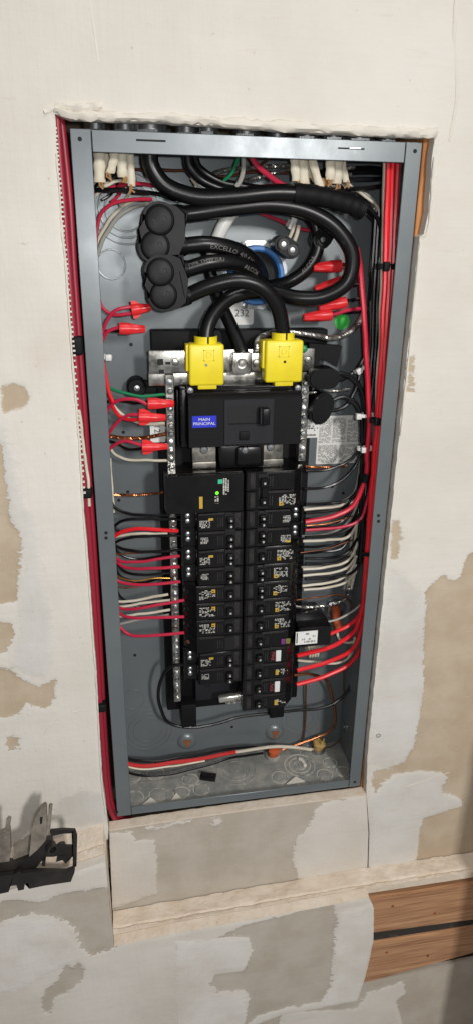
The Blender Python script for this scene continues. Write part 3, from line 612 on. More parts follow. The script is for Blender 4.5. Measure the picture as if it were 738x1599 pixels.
screw((-0.0805, 0.0538, 0.634), 0.0042, strap, TIN); screw((0.080, 0.0538, 0.634), 0.0042, strap, TIN)
for sx, xb, z0, z1 in ((-1, -0.0876, 0.152, 0.6190), (1, 0.0790, 0.5045, 0.6190)):
    nb = part('neutral_bar', MB().bbox(xb - 0.0052, xb + 0.0052, 0.056, 0.068, z0, z1, 0.0008, 1), TIN, inn)
    n = int((z1 - z0) / 0.0105)
    for i in range(n):
        z = z0 + 0.006 + i * 0.0105
        if sx > 0 and z < 0.49: continue
        part('screw', MB().lathe([(0.0036, 0), (0.0036, 0.0016 + 0.002 * random.random()), (0.0026, 0.0038), (0, 0.0040)], (xb + random.uniform(-.0006, .0006), 0.0562, z), (random.uniform(-.12, .12), -1, random.uniform(-.12, .12)), 10), random.choice((TIN, GALV, GALV)), nb)
    if sx < 0:
        for i in range(n):
            z = z0 + 0.006 + i * 0.0105
            part('wire_hole', MB().box(xb - 0.0056, xb - 0.005, 0.0595, 0.0655, z - 0.003, z + 0.003), DARK, nb, False)
a0 = A(363, 551, 44); b0 = A(391, 584, 44)
lug = part('centre_lug', MB().bbox(a0.x, b0.x, 0.044, 0.0538, b0.z, a0.z, 0.001), TIN, inn)
cx_, cz_ = (a0.x + b0.x) / 2, (a0.z + b0.z) / 2
part('lug_screw', MB().lathe([(0.0085, 0.0), (0.0085, 0.0015), (0.0065, 0.0018), (0.006, 0.0008), (0.004, 0.0006), (0.0035, 0.002), (0, 0.0022)], (cx_, 0.044, cz_), (0, -1, 0), 24), TIN, lug)
part('small_lug', MB().bbox(b0.x + 0.0008, b0.x + 0.0125, 0.047, 0.0538, b0.z + 0.003, a0.z - 0.001, 0.001), TIN, inn)
screw((b0.x + 0.0067, 0.047, cz_), 0.0045, lug)
a0 = A(474, 545, 50); part('ground_screw', MB().lathe([(0.005, 0), (0.005, 0.003), (0.003, 0.005), (0, 0.0055)], (a0.x, 0.0539, a0.z), (0, -1, 0), 6), WG, inn)
# bare bus stabs showing where a breaker was left out, and the two tabs below the main
mb = MB()
a0 = A(358, 1078, 62)
SHN = mat('bright_tin', srgb(232, 230, 218), 0.22, 0.85, rvar=0.08)
st_ = part('bus_stab', MB().lathe([(0.0045, -0.018), (0.0058, -0.016), (0.0058, 0.004), (0.0046, 0.0045), (0.0046, 0.008), (0.0060, 0.009), (0.0060, 0.021), (0.005, 0.022)], (a0.x, 0.046, a0.z), (1, 0, 0.08), 16), SHN, inn)
part('stab_clip', MB().bbox(a0.x - 0.008, a0.x + 0.018, 0.047, 0.064, a0.z - 0.0130, a0.z - 0.0065, 0.001), TIN, st_)
for k in range(3): part('clip_screw', MB().lathe([(0.0022, 0), (0.0018, 0.002), (0, 0.0024)], (a0.x - 0.003 + 0.008 * k, 0.0472, a0.z - 0.010), (0, -1, 0), 10), SHN, st_)
for x0, x1 in ((300, 337), (402, 440)):
    a0 = A(x0, 697, 48); b0 = A(x1, 735, 48)
    tb = part('bus_tab', MB().bbox(a0.x, b0.x, 0.048, 0.052, 0.5005, 0.5335, 0.0008).bbox(a0.x, b0.x, 0.044, 0.0478, 0.5045, 0.5125, 0.001), mat('dull_tin', srgb(150, 146, 138), 0.42, 0.85, var=(70, srgb(90, 88, 84), 0.4, 0.65)), inn)
    screw(((a0.x + b0.x) / 2, 0.048, 0.5275), 0.0052, tb, GALV)
part('bus_shield', MB().bbox(-0.030, 0.026, 0.040, 0.083, 0.504, 0.534, 0.003), BLK, inn)
part('shield_bump', MB().bbox(-0.010, 0.022, 0.034, 0.0398, 0.508, 0.533, 0.004), BLK, inn)
screw((0.0, 0.0339, 0.529), 0.0045, inn, GALV)
# ================================================================== MAIN BREAKER
mn = thing('main_breaker', 'large black main breaker with blue label under the yellow covers', 'circuit breaker', (0, 0.085, 0.536))
part('body', MB().prism([(0.0262, 0.5365), (0.0262, 0.5945), (0.030, 0.598), (0.046, 0.600), (0.049, 0.6060), (0.083, 0.6060), (0.083, 0.5365)], 'x', -0.0685, 0.0675), BLKM, mn)
for i, (y, z) in enumerate(((0.0325, 0.5990), (0.0400, 0.6000), (0.0475, 0.6040))):
    part('rail', MB().bbox(-0.066, 0.066, y - 0.0012, y + 0.0012, z - 0.001, z + 0.0022, 0.0006, 1), GLOSS, mn)
for x in (-0.0655, 0.0635): screw((x, 0.0345, 0.6035), 0.0042, mn, GALV)
part('side_rib', MB().bbox(-0.0760, -0.0690, 0.040, 0.083, 0.533, 0.604, 0.0015), BLK, mn)
part('side_rib', MB().bbox(-0.0832 + 0.003, -0.0765, 0.058, 0.083, 0.530, 0.600, 0.0015), BLK, mn)
a0 = A(350, 630, 25); b0 = A(426, 688, 25)
fp = part('face_plate', MB().bbox(a0.x, b0.x, 0.0245, 0.0261, 0.5385, 0.5935, 0.0006, 1), FACE, mn)
a1 = A(357, 636, 24); b1 = A(405, 660, 24)
part('toggle_slot', MB().box(a1.x, b1.x + 0.006, 0.0240, 0.0244, b1.z, a1.z), DARK, fp, False)
part('slot_rim', MB().box(a1.x, b1.x, 0.0234, 0.0244, b1.z - 0.0012, b1.z - 0.0002).box(b1.x - 0.001, b1.x, 0.0234, 0.0244, b1.z, a1.z), BLK, fp, False)
tg = part('toggle', MB().bbox(b1.x + 0.0008, b1.x + 0.0095, 0.0105, 0.0245, b1.z - 0.0005, a1.z - 0.0005, 0.0012), BLK, fp)
part('grip', MB().bbox(b1.x - 0.002, b1.x + 0.0006, 0.0125, 0.0235, b1.z + 0.0005, a1.z, 0.0006, 1), FACE, tg)
c = A(381, 681, 24); part('trip_button', MB().bbox(c.x - 0.006, c.x + 0.006, 0.0215, 0.0244, c.z - 0.0045, c.z + 0.006, 0.0008), BLKM, fp)
for x, y in ((364, 671), (395, 671)):
    c = A(x, y, 24); part('pin_hole', MB().lathe([(0.0014, 0), (0.0014, 0.0006)], (c.x, 0.0246, c.z), (0, -1, 0), 10), DARK, fp)
a0 = A(300, 650, 26); b0 = A(338, 667, 26)
lb = part('label', MB().box(a0.x, b0.x, 0.0257, 0.0261, b0.z, a0.z), BLU, mn, False)
tm = MB(); cx_ = (a0.x + b0.x) / 2; cz_ = (a0.z + b0.z) / 2
text_flat(tm, 'MAIN', 0.0034, (cx_, 0.0255, cz_ + 0.0026), sx=1.15); text_flat(tm, 'PRINCIPAL', 0.0034, (cx_, 0.0255, cz_ - 0.0024), sx=1.15)
part('lettering', tm, WHT, lb, False)
# yellow lug covers
for i, (x0, y0, x1, y1, lab) in enumerate(((295, 538, 350, 602, 'yellow lug cover in which the looping black cable ends, above the blue label'), (415, 532, 471, 597, 'yellow lug cover beside the green ground screw'))):
    a0 = A(x0, y0, 30); b0 = A(x1, y1, 30); cx_ = (a0.x + b0.x) / 2; w2 = (b0.x - a0.x) / 2
    lc = thing('lug_cover', lab, 'lug cover', (cx_, 0.05, b0.z), 'yellow lug covers')
    part('shell', MB().bbox(a0.x, b0.x, 0.030, 0.0536, b0.z, a0.z, 0.003, 3), YEL, lc)
    part('step', MB().bbox(a0.x - 0.003, a0.x + 0.004, 0.036, 0.0530, b0.z + 0.016, a0.z - 0.001, 0.0012), YEL, lc)
    part('tab', MB().bbox(cx_ - 0.010, cx_ + 0.012, 0.0325, 0.046, b0.z - 0.0045, b0.z + 0.003, 0.0008), YEL, lc)
    col = MB(); n = 18; ro, ri = 0.0135, 0.0115; zc0, zc1 = a0.z - 0.002, a0.z + 0.0075
    vs = []; fs = []
    for k in range(n + 1):                                         # half collar round the cable, open at the back
        an = math.pi * (1.0 + k / n) + 0.0
        for r_ in (ro, ri):
            for z in (zc0, zc1): vs.append((cx_ + 0.001 + r_ * math.cos(an), 0.046 + r_ * math.sin(an), z))
    for k in range(n):
        if k == n // 2: continue
        o = k * 4; q = o + 4; fs += [(o, q, q + 1, o + 1), (o + 2, o + 3, q + 3, q + 2), (o + 1, q + 1, q + 3, o + 3), (o, o + 2, q + 2, q)]
    part('collar', col.add(vs, fs), YEL, lc, False)
    em = A((x0 + x1) / 2 + (4 if i == 0 else 0), y0 + 17, 30)
    e = 0.0062; tl = 0.0009
    mb = MB().box(em.x - e, em.x + e, 0.0293, 0.0302, em.z + e - tl, em.z + e).box(em.x - e, em.x + e, 0.0293, 0.0302, em.z - e, em.z - e + tl).box(em.x - e, em.x - e + tl, 0.0293, 0.0302, em.z - e, em.z + e).box(em.x + e - tl, em.x + e, 0.0293, 0.0302, em.z - e, em.z + e)
    text_flat(mb, 'D', 0.007, (em.x, 0.0292, em.z))
    part('embossed_logo', mb, YEL, lc, False)
    c = A(322 if i == 0 else 444, 570 if i == 0 else 565, 30); part('test_hole', MB().lathe([(0.0016, 0), (0.0016, 0.0006)], (c.x, 0.0301, c.z), (0, -1, 0), 10), DARK if i else GALV, lc)
# ================================================================== SURGE DEVICE
sp = thing('surge_protector', 'wide black surge device with a lit green indicator above the twin breakers', 'surge protector', (-0.05, 0.086, 0.4525))
part('body', MB().prism([(-0.0985, 0.033), (-0.0975, 0.027), (-0.093, 0.0252), (-0.0025, 0.0252), (-0.0025, 0.082), (-0.070, 0.082), (-0.072, 0.070), (-0.0985, 0.052)], 'z', 0.4530, 0.5020), BLK, sp)
part('clear_lid', MB().bbox(-0.094, -0.003, 0.0300, 0.050, 0.5022, 0.5034, 0.0004, 1), GLOSS, sp)
def chips(x0, x1, z0, z1, rows, y, dens=0.75, vertical=False, seed=0, mxl=4):
    rr = random.Random(seed); mb = MB()
    for i in range(rows):
        if vertical:
            a = x0 + (x1 - x0) * (i + 0.12) / rows; b = x0 + (x1 - x0) * (i + 0.86) / rows; z = z1
            while z > z0:
                l = (z1 - z0) * rr.uniform(0.03, 0.16)
                if rr.random() < dens: mb.add([(a, y, z), (b, y, z), (b, y, max(z0, z - l)), (a, y, max(z0, z - l))], [(0, 1, 2, 3)])
                z -= l + (z1 - z0) * 0.02
        else:
            a = z0 + (z1 - z0) * (i + 0.14) / rows; b = z0 + (z1 - z0) * (i + 0.84) / rows; x = x0
            while x < x1:
                l = (x1 - x0) * rr.uniform(0.06, 0.06 * mxl)
                if rr.random() < dens: mb.add([(x, y, a), (min(x1, x + l), y, a), (min(x1, x + l), y, b), (x, y, b)], [(0, 1, 2, 3)])
                x += l + (x1 - x0) * 0.05
    return mb
yf = 0.0249
c = A(344, 752, 25); part('status_mark', MB().box(c.x - 0.0028, c.x + 0.0028, yf, 0.0253, c.z - 0.0028, c.z + 0.0028), TEAL, sp, False)
c = A(339, 770, 25); part('indicator_light', MB().lathe([(0.0022, 0), (0.0018, 0.001), (0, 0.0014)], (c.x, 0.0252, c.z), (0, -1, 0), 14), LED, sp)
c = A(314, 785, 25); part('yellow_strip', MB().box(c.x - 0.0021, c.x + 0.0021, yf, 0.0253, c.z - 0.0078, c.z + 0.0078), YPR, sp, False)
a0 = A(348, 747, 25); b0 = A(358, 772, 25); part('printed_text', chips(a0.x, b0.x, b0.z, a0.z, 3, yf, 0.9, True, 3), PRT, sp, False)
a0 = A(335, 775, 25); b0 = A(342, 786, 25); part('printed_text', chips(a0.x, b0.x, b0.z, a0.z, 2, yf, 0.8, True, 4), PRT, sp, False)
# ================================================================== BREAKERS
PITCH = 0.0254; ZT = 0.5030
CACHE = {}
def cpart(key, name, fn, M, parent, smooth=True):
    k = (key, name, M.name)
    if k not in CACHE:
        me = fn().mesh(name, smooth); me.materials.append(M); CACHE[k] = me
    o = bpy.data.objects.new(name, CACHE[k]); COL.objects.link(o); o.parent = parent
    return o
def breaker(kind, sx, row, label, group=None):
    poles = 2 if kind in ('quad', 'double', 'wide') else 1
    h = poles * PITCH; z0 = ZT - row * PITCH - h
    ox, oy = sx * 0.04, 0.083
    o = thing('circuit_breaker', label, 'circuit breaker', (ox, oy, z0), group)
    X = lambda x: sx * x - ox
    def rect(mb, x0, x1, d0, d1, za, zb, bev=None):
        xa, xb = sorted((X(x0), X(x1)))
        return mb.bbox(xa, xb, d0 - oy, d1 - oy, za, zb, bev, 1) if bev else mb.box(xa, xb, d0 - oy, d1 - oy, za, zb)
    key = (kind, sx)
    def body():
        b = MB()
        for p in range(poles):
            za = p * PITCH + 0.0004; zb = (p + 1) * PITCH - 0.0004
            if kind == 'quad': prof = [(0.0008, 0.0268), (0.0022, 0.0255), (0.0585, 0.0255), (0.0605, 0.028), (0.0612, 0.041), (0.0790, 0.044), (0.0800, 0.082), (0.0008, 0.082)]
            else: prof = [(0.0008, 0.0268), (0.0022, 0.0255), (0.0620, 0.0255), (0.0665, 0.032), (0.0690, 0.034), (0.0745, 0.040), (0.0780, 0.048), (0.0785, 0.082), (0.0008, 0.082)]
            bb = bmesh.new(); n = len(prof)
            lo_ = [bb.verts.new((X(x), d - oy, za)) for x, d in prof]; hi_ = [bb.verts.new((X(x), d - oy, zb)) for x, d in prof]
            bb.faces.new(lo_); bb.faces.new(hi_[::-1])
            for i in range(n): bb.faces.new((lo_[i], hi_[i], hi_[(i + 1) % n], lo_[(i + 1) % n]))
            bmesh.ops.bevel(bb, geom=[e for e in bb.edges if abs(e.verts[0].co.z - e.verts[1].co.z) < 1e-6], offset=0.0007, segments=1, affect='EDGES')
            b.bm(bb)
        return b
    cpart(key, 'body', body, BRK, o)
    hx = 0.0185 if sx < 0 else 0.0225
    if kind == 'quad': hz = [0.0105, 0.0190, 0.0335, 0.0420] if sx > 0 else [0.0075, 0.0165, 0.0340, 0.0420]
    elif kind == 'tandem': hz = [0.008, 0.017]
    elif kind in ('double', 'wide'): hz = [0.013, 0.038]
    elif kind == 'blank': hz = []
    else: hz = [0.0125]
    def ribs():
        b = MB()
        for p in range(poles):
            zb = (p + 1) * PITCH - 0.0022
            rect(b, 0.026, 0.058, 0.0247, 0.0258, zb - 0.0006, zb + 0.0006); rect(b, 0.006, 0.012, 0.0247, 0.0258, p * PITCH + 0.004, zb)
            for k in range(3): rect(b, 0.0035 + 0.0022 * k, 0.0039 + 0.0022 * k, 0.0249, 0.0262, p * PITCH + 0.003, zb)
            for k in range(3): rect(b, 0.0275 + 0.003 * k, 0.0287 + 0.003 * k, 0.0249, 0.0258, p * PITCH + 0.006, p * PITCH + 0.0185)
            if p == 0 and poles == 2: rect(b, 0.014, 0.058, 0.0249, 0.0258, PITCH - 0.0007, PITCH - 0.0001)
        return b
    cpart(key, 'rib', ribs, mat('lit_worn_edge_plastic', srgb(48, 46, 44), 0.4, speck=(90, srgb(24, 23, 23), 0.46, 0.6)), o, False)  # paler rib colour stands for light caught on edges as well as wear
    cpart(key, 'handle_well', lambda: rect(MB(), hx - 0.0062, hx + 0.0062, 0.0251, 0.0258, 0.003, h - 0.003), DARK, o, False)
    for k, z in enumerate(hz):
        hh = 0.0034 if kind in ('quad', 'tandem') else 0.0055
        hd = cpart(key + (k,), 'handle', lambda: rect(MB(), hx - 0.0045, hx + 0.0045, 0.0165, 0.0255, z - hh, z + hh, 0.0008), BRK, o)
        cpart(key + (k,), 'handle_mark', lambda: rect(MB(), hx - 0.0012, hx + 0.0012, 0.0162, 0.0167, z - 0.0013, z + 0.0013), PRT, hd, False)
    if kind == 'wide': cpart(key, 'handle_tie', lambda: rect(MB(), hx - 0.003, hx + 0.005, 0.0172, 0.0235, 0.0188, 0.0322, 0.0008), BRK, o)
    ys = 0.0252 - oy
    def lab_chips(xa, xb, za, zb, rows, sd, dens=0.72):
        x0, x1 = sorted((X(xa), X(xb))); return chips(x0, x1, za, zb, rows, ys, dens, False, sd + row * 7, 3)
    if kind == 'quad':
        xa, xb = (0.0400, 0.0570) if sx < 0 else (0.0430, 0.0600)
        zt = 0.030 if sx < 0 else 0.004
        cpart(key + (row,), 'printed_label', lambda: lab_chips(xa + 0.004, xb, zt + 0.0005, zt + 0.011, 5, 11, 0.8), PRT, o, False)
        cpart(key, 'rating_tag', lambda: rect(MB(), xa if sx < 0 else xb - 0.006, xa + 0.006 if sx < 0 else xb, 0.0248, 0.0256, zt + (0.0105 if sx < 0 else 0.0003), zt + (0.0135 if sx < 0 else 0.0033)), YPR, o, False)
        cpart(key + (1, row), 'printed_label', lambda: lab_chips(xa + 0.006, xb - 0.001, 0.009 if sx < 0 else 0.032, 0.018 if sx < 0 else 0.042, 5, 12, 0.85), PRT, o, False)
        for k, z in enumerate((0.0095, 0.0170, 0.0345, 0.0420)):
            cpart(key + (k,), 'terminal_screw', lambda: MB().lathe([(0.0034, 0), (0.0034, 0.0012), (0.002, 0.0022), (0, 0.0024)], (X(0.0702), 0.0428 - oy, z), (0, -1, 0), 12), GALV, o)
        cpart(key, 'terminal_wall', lambda: rect(rect(MB(), 0.0625, 0.079, 0.036, 0.0445, 0.0250, 0.0264), 0.0770, 0.0790, 0.038, 0.0445, 0.002, h - 0.002), BRK, o, False)
    elif kind in ('single', 'tandem', 'wide'):
        if sx < 0: xa, xb = 0.0375, 0.0585
        else: xa, xb = (0.0430, 0.0640) if kind != 'tandem' else (0.0395, 0.0580)
        cpart(key + (row,), 'printed_label', lambda: lab_chips(xa, xb, 0.0055, 0.0195, 8, 21 + len(kind), 0.62), PRT, o, False)
        if sx < 0: t = (xa, xa + 0.0050, 0.0150, 0.0198)
        else: t = (xa, xa + 0.0052, 0.0050, 0.0098)
        cpart(key, 'rating_tag', lambda: rect(MB(), t[0], t[1], 0.0245, 0.0256, t[2], t[3]), YPR, o, False)
        cpart(key, 'rating_hole', lambda: rect(MB(), t[0] + 0.002, t[0] + 0.004, 0.0242, 0.0250, t[2] + 0.0018, t[3] - 0.0018), DARK, o, False)
    elif kind == 'double':
        cpart(key, 'white_tag', lambda: rect(MB(), 0.046, 0.0535, 0.0243, 0.0256, 0.0280, 0.0455, 0.0006), WHT, o)
        cpart(key + (row,), 'printed_label', lambda: lab_chips(0.047, 0.064, 0.005, 0.015, 4, 31, 0.6), PRT, o, False)
        cpart(key, 'rating_tag', lambda: rect(MB(), 0.0465, 0.051, 0.0246, 0.0256, 0.006, 0.0135), YPR, o, False)
        cpart(key + (row,), 'red_print', lambda: lab_chips(0.040, 0.0450, 0.030, 0.044, 6, 33, 0.6), plain('red_print', (190, 70, 80), 0.6), o, False)
    elif kind == 'test':
        cpart(key, 'purple_button', lambda: rect(MB(), 0.0525, 0.0585, 0.0235, 0.0256, 0.0045, 0.0125, 0.0006), PUR, o)
        cpart(key, 'olive_button', lambda: rect(MB(), 0.0590, 0.0655, 0.0238, 0.0256, 0.0045, 0.0125, 0.0006), OLV, o)
    if kind in ('single', 'test', 'blank', 'tandem'):
        cpart(key, 'terminal_screw', lambda: MB().lathe([(0.003, 0), (0.003, 0.0012), (0, 0.0018)], (X(0.0725), 0.0385 - oy, 0.0125), (sx * 0.6, -1, 0), 12), DCOP if kind == 'blank' else BLKM, o)
    return o
GB = 'branch breakers in two columns'
U = 'on the surge device side'
breaker('quad', -1, 2, 'twin black breaker with four white marked handles touching the surge device underside', GB)
breaker('quad', -1, 4, 'twin breaker with four handles second below the surge device', GB)
breaker('single', -1, 6, 'single breaker with yellow tag just below the two four-handle breakers', GB)
breaker('single', -1, 7, 'single breaker with yellow tag between two alike ones, surge device side', GB)
breaker('single', -1, 8, 'single breaker with yellow tag directly above the blank breaker', GB)
breaker('blank', -1, 9, 'plain black blank without printed tag, above the lowest breaker of its column', GB)
breaker('quad', -1, 10, 'dusty four-handle breaker above the bare silver bus stab', GB)
breaker('wide', 1, 0, 'wide breaker with one small yellow tag beside the surge device', GB)
breaker('quad', 1, 2, 'four-handle breaker fed by the thick red wire, facing the other column', GB)
breaker('single', 1, 4, 'single breaker just below the four-handle one fed by a thick red wire', GB)
breaker('tandem', 1, 5, 'slim two-handle breaker, upper of the adjoining pair', GB)
breaker('tandem', 1, 6, 'slim two-handle breaker, lower of the adjoining pair', GB)
breaker('single', 1, 7, 'single yellow-tagged breaker directly below the slim two-handle pair', GB)
breaker('single', 1, 8, 'single yellow-tagged breaker directly above the one with purple button', GB)
breaker('test', 1, 9, 'breaker with purple and olive buttons beside the white labelled module', GB)
breaker('double', 1, 10, 'double breaker with white tag below the purple button breaker', GB)
breaker('double', 1, 12, 'lowest double breaker with white tag beside the bare bus stab', GB)
# ================================================================== CABLES AND WIRES
def path(pts, sub=7): return catmull([A(*p) for p in pts], sub)
def wire(pts, r, M, label, name='wire', group=None, n=8, sub=7, cat='wire'):
    P = path(pts, sub); sd = Vector((random.uniform(0, 90), random.uniform(0, 90), 0)); k = len(P) - 1
    P = [p + (noise.noise_vector(p * 28 + sd) * 0.0016 + noise.noise_vector(p * 90 + sd) * 0.0005) * min(1, 4 * i / k, 4 * (k - i) / k) for i, p in enumerate(P)]      # hand-bent, never quite smooth
    return solo(name, MB().tube(P, r * MM * random.uniform(0.94, 1.05), n), M, label, cat, group)
def twisted(pts, r, M, label, name='bare_wire', group=None, strands=4, pitch=9.0, cat='wire'):
    P = path(pts, 14); L = arclen(P); fr = frames(P); mb = MB(); rs = r * MM * 0.52
    for s_ in range(strands):
        q = []
        for (p, t, u, v), l in zip(fr, L):
            a = 2 * math.pi * (s_ / strands + l / (pitch * MM)); q.append(p + (u * math.cos(a) + v * math.sin(a)) * rs)
        mb.tube(q, rs * 1.05, 6)
    return solo(name, mb, M, label, cat, group)
GS = 'heavy black service cables'
# heavy cables. depth in millimetres behind the wall face
CR = 8.7
loopA = path([(262, 336, 50), (300, 333, 46), (360, 325, 42), (425, 320, 40), (480, 330, 38), (525, 358, 36), (549, 400, 36), (541, 440, 38), (505, 463, 42), (462, 465, 50), (425, 456, 62), (395, 455, 66), (362, 464, 62), (338, 484, 55), (325, 508, 49), (322, 533, 46), (322, 548, 46)], 9)
solo('service_cable', MB().tube(loopA, CR * MM, 18), CBL, 'heavy black cable looping wide past the red connectors into a yellow lug cover', 'cable', GS)
cB = path([(285, 384, 50), (320, 381, 48), (355, 386, 52), (385, 399, 66), (402, 418, 86), (408, 432, 104)], 9)
oB = solo('service_cable', MB().tube(cB, CR * MM, 18), CBL, 'heavy black cable from the upper rubber tap bending into the blue ringed hole', 'cable', GS)
cC = path([(290, 421, 46), (325, 411, 44), (362, 410, 50), (392, 420, 66), (406, 434, 86), (410, 446, 104)], 9)
oC = solo('service_cable', MB().tube(cC, CR * MM, 18), CBL, 'heavy black cable lettered TYPE THW running into the blue ringed hole', 'cable', GS)
cD = path([(292, 462, 46), (330, 446, 40), (372, 438, 36), (408, 449, 36), (432, 478, 40), (440, 512, 44), (441, 536, 46)], 9)
oD = solo('service_cable', MB().tube(cD, CR * MM, 18), CBL, 'heavy black cable arching from lower rubber tap to yellow cover beside green screw', 'cable', GS)
cE = path([(470, 322, 78), (491, 350, 78), (495, 388, 76), (478, 420, 76), (450, 440, 80), (425, 447, 90), (412, 448, 104)], 9)
oE = solo('service_cable', MB().tube(cE, 8.0 * MM, 18), CBL, 'black cable curving tightly inside the wide loop around the small tap', 'cable', GS)
cF = path([(322, 378, 88), (327, 420, 86), (342, 468, 78), (362, 512, 64), (377, 548, 52), (379, 553, 51)], 9)
solo('service_cable', MB().tube(cF, 7.6 * MM, 18), CBL, 'straight black cable dropping behind the loops to the silver centre lug', 'cable', GS)
cG = path([(234, 232, 40), (236, 258, 42), (256, 288, 42), (300, 306, 40), (360, 307, 36), (430, 301, 34), (490, 305, 34), (535, 316, 36), (566, 327, 38)], 9)
oG = solo('service_cable', MB().tube(cG, 9.0 * MM, 18), CBL, 'thick black cable from the top fitting lying across to a taped end', 'cable', GS)
tp = MB()
q = cG[-24:]
tp.tube(q, 0.0104, 18, lambda t: 1 + 0.05 * math.sin(t * 40)); part('tape_wrap', tp, BLKM, oG)
part('cut_end', MB().lathe([(0.0068, 0.0), (0.0068, 0.0007), (0, 0.0010)], q[-1], (q[-1] - q[-2]), 16), DARK, oG)
wire([(292, 236, 46), (298, 262, 50), (320, 284, 52), (352, 296, 52), (400, 300, 50)], 5.2, CBL, 'black cable from the second top fitting passing behind the thick taped cable', 'cable', n=12, cat='cable')
wire([(300, 236, 52), (312, 262, 58), (340, 282, 60), (385, 292, 60), (420, 296, 60)], 4.6, CBL, 'thinner black cable hugging the one from the second top fitting', 'cable', n=12, cat='cable')
def letter(s_, P, r, start, parent, hgt=0.0042, roll=0.0, sx=1.1): part('lettering', text_on_tube(s_, P, r, start, hgt, 0.00025, roll, sx), plain('cable_print', (122, 120, 116), 0.6), parent, False)
letter('EXCELLO  4/0 AWG', cB, CR * MM, 0.030, oB, 0.0046, -0.25)
letter('TYPE THW (UL)', cC, CR * MM, 0.004, oC, 0.0046, 0.35)
letter('ALCOA', cC, CR * MM, 0.066, oC, 0.0046, -0.1)
letter('ALCOA', cE[::-1], 8.0 * MM, 0.055, oE, 0.0044, 0.1)
# rubber tap connectors (two capped lobes side by side)
def tap(label, lobes, r, d0, d1, ports, lid=True):
    c = A(lobes[0][0], lobes[0][1], d1); o = thing('tap_connector', label, 'cable connector', (c.x, d1 / 1000, c.z - r))
    mb = MB(); P = [A(x, y, d0) for x, y in lobes]
    # outline around both lobes and the sleeve on the cable side
    u = (P[1] - P[0]).normalized(); sd = Vector((-u.z, 0, u.x));
    if sd.x < 0: sd = -sd
    L_ = (P[1] - P[0]).length; out = []
    def loc(a, b): return P[0] + u * a + sd * b
    for k in range(13): out.append(loc(-r * 1.1 * math.cos(math.pi / 2 * k / 12), -r * 1.1 * math.sin(math.pi / 2 * k / 12)))
    out.append(loc(L_ * 0.5, -r * 0.92))
    for k in range(13): out.append(loc(L_ + r * 1.1 * math.sin(math.pi / 2 * k / 12), -r * 1.1 * math.cos(math.pi / 2 * k / 12)))
    out += [loc(L_ + r * 1.02, r * 0.9), loc(L_ + r * 0.9, r * 1.75), loc(L_ * 0.5, r * 1.6), loc(-r * 0.9, r * 1.75), loc(-r * 1.02, r * 0.9)]
    pl = [(p.x, p.z) for p in out]
    b = bmesh.new(); n = len(pl)
    f_ = [b.verts.new((x, d0 / 1000 + 0.004, z)) for x, z in pl]; k_ = [b.verts.new((x, d1 / 1000, z)) for x, z in pl]
    b.faces.new(f_); b.faces.new(k_[::-1])
    for i in range(n): b.faces.new((f_[i], k_[i], k_[(i + 1) % n], f_[(i + 1) % n]))
    bmesh.ops.bevel(b, geom=[e for e in b.edges if (e.verts[0] in f_) == (e.verts[1] in f_)], offset=0.004, segments=3, affect='EDGES')
    part('boot', MB().bm(b), RUB, o)
    for p in P:
        cp = part('cap', MB().lathe([(r * 0.97, -0.006), (r * 0.95, 0.0), (r * 0.88, 0.0022), (r * 0.80, 0.0026), (r * 0.77, 0.0012), (r * 0.55, 0.0018), (0, 0.0022)], (p.x, d0 / 1000 + 0.0036, p.z), (0.0, -1, 0.05), 30), RUB, o)
        tm = MB(); text_flat(tm, '350', r * 0.5, (p.x, d0 / 1000 + 0.0013, p.z - r * 0.1), right=(0.93, 0, 0.36), up=(-0.36, 0, 0.93)); part('embossed_mark', tm, RUB, cp, False)
    for p in ports:
        a = A(*p[0]); b2 = A(*p[1]); part('sleeve', MB().lathe([(0.0112, 0), (0.0108, (b2 - a).length * 0.7), (0.0095, (b2 - a).length)], a, b2 - a, 20), RUB, o)
    return o
tap('black rubber tap connector with two round caps below the thick taped cable', [(250, 343), (243, 384)], 0.0165, 26, 76, [((258, 337, 50), (288, 335, 48)), ((256, 386, 50), (292, 384, 50))])
tb_ = tap('black rubber tap connector with two round caps touching the red wing connector', [(251, 425), (256, 461)], 0.0158, 22, 72, [((262, 425, 46), (294, 420, 46)), ((264, 466, 46), (298, 461, 45))])
a0 = A(280, 424, 30); b0 = A(288, 464, 30)
part('clip_bar', MB().tube([a0, a0.lerp(b0, 0.5), b0], 0.0042, 8), RUB, tb_)
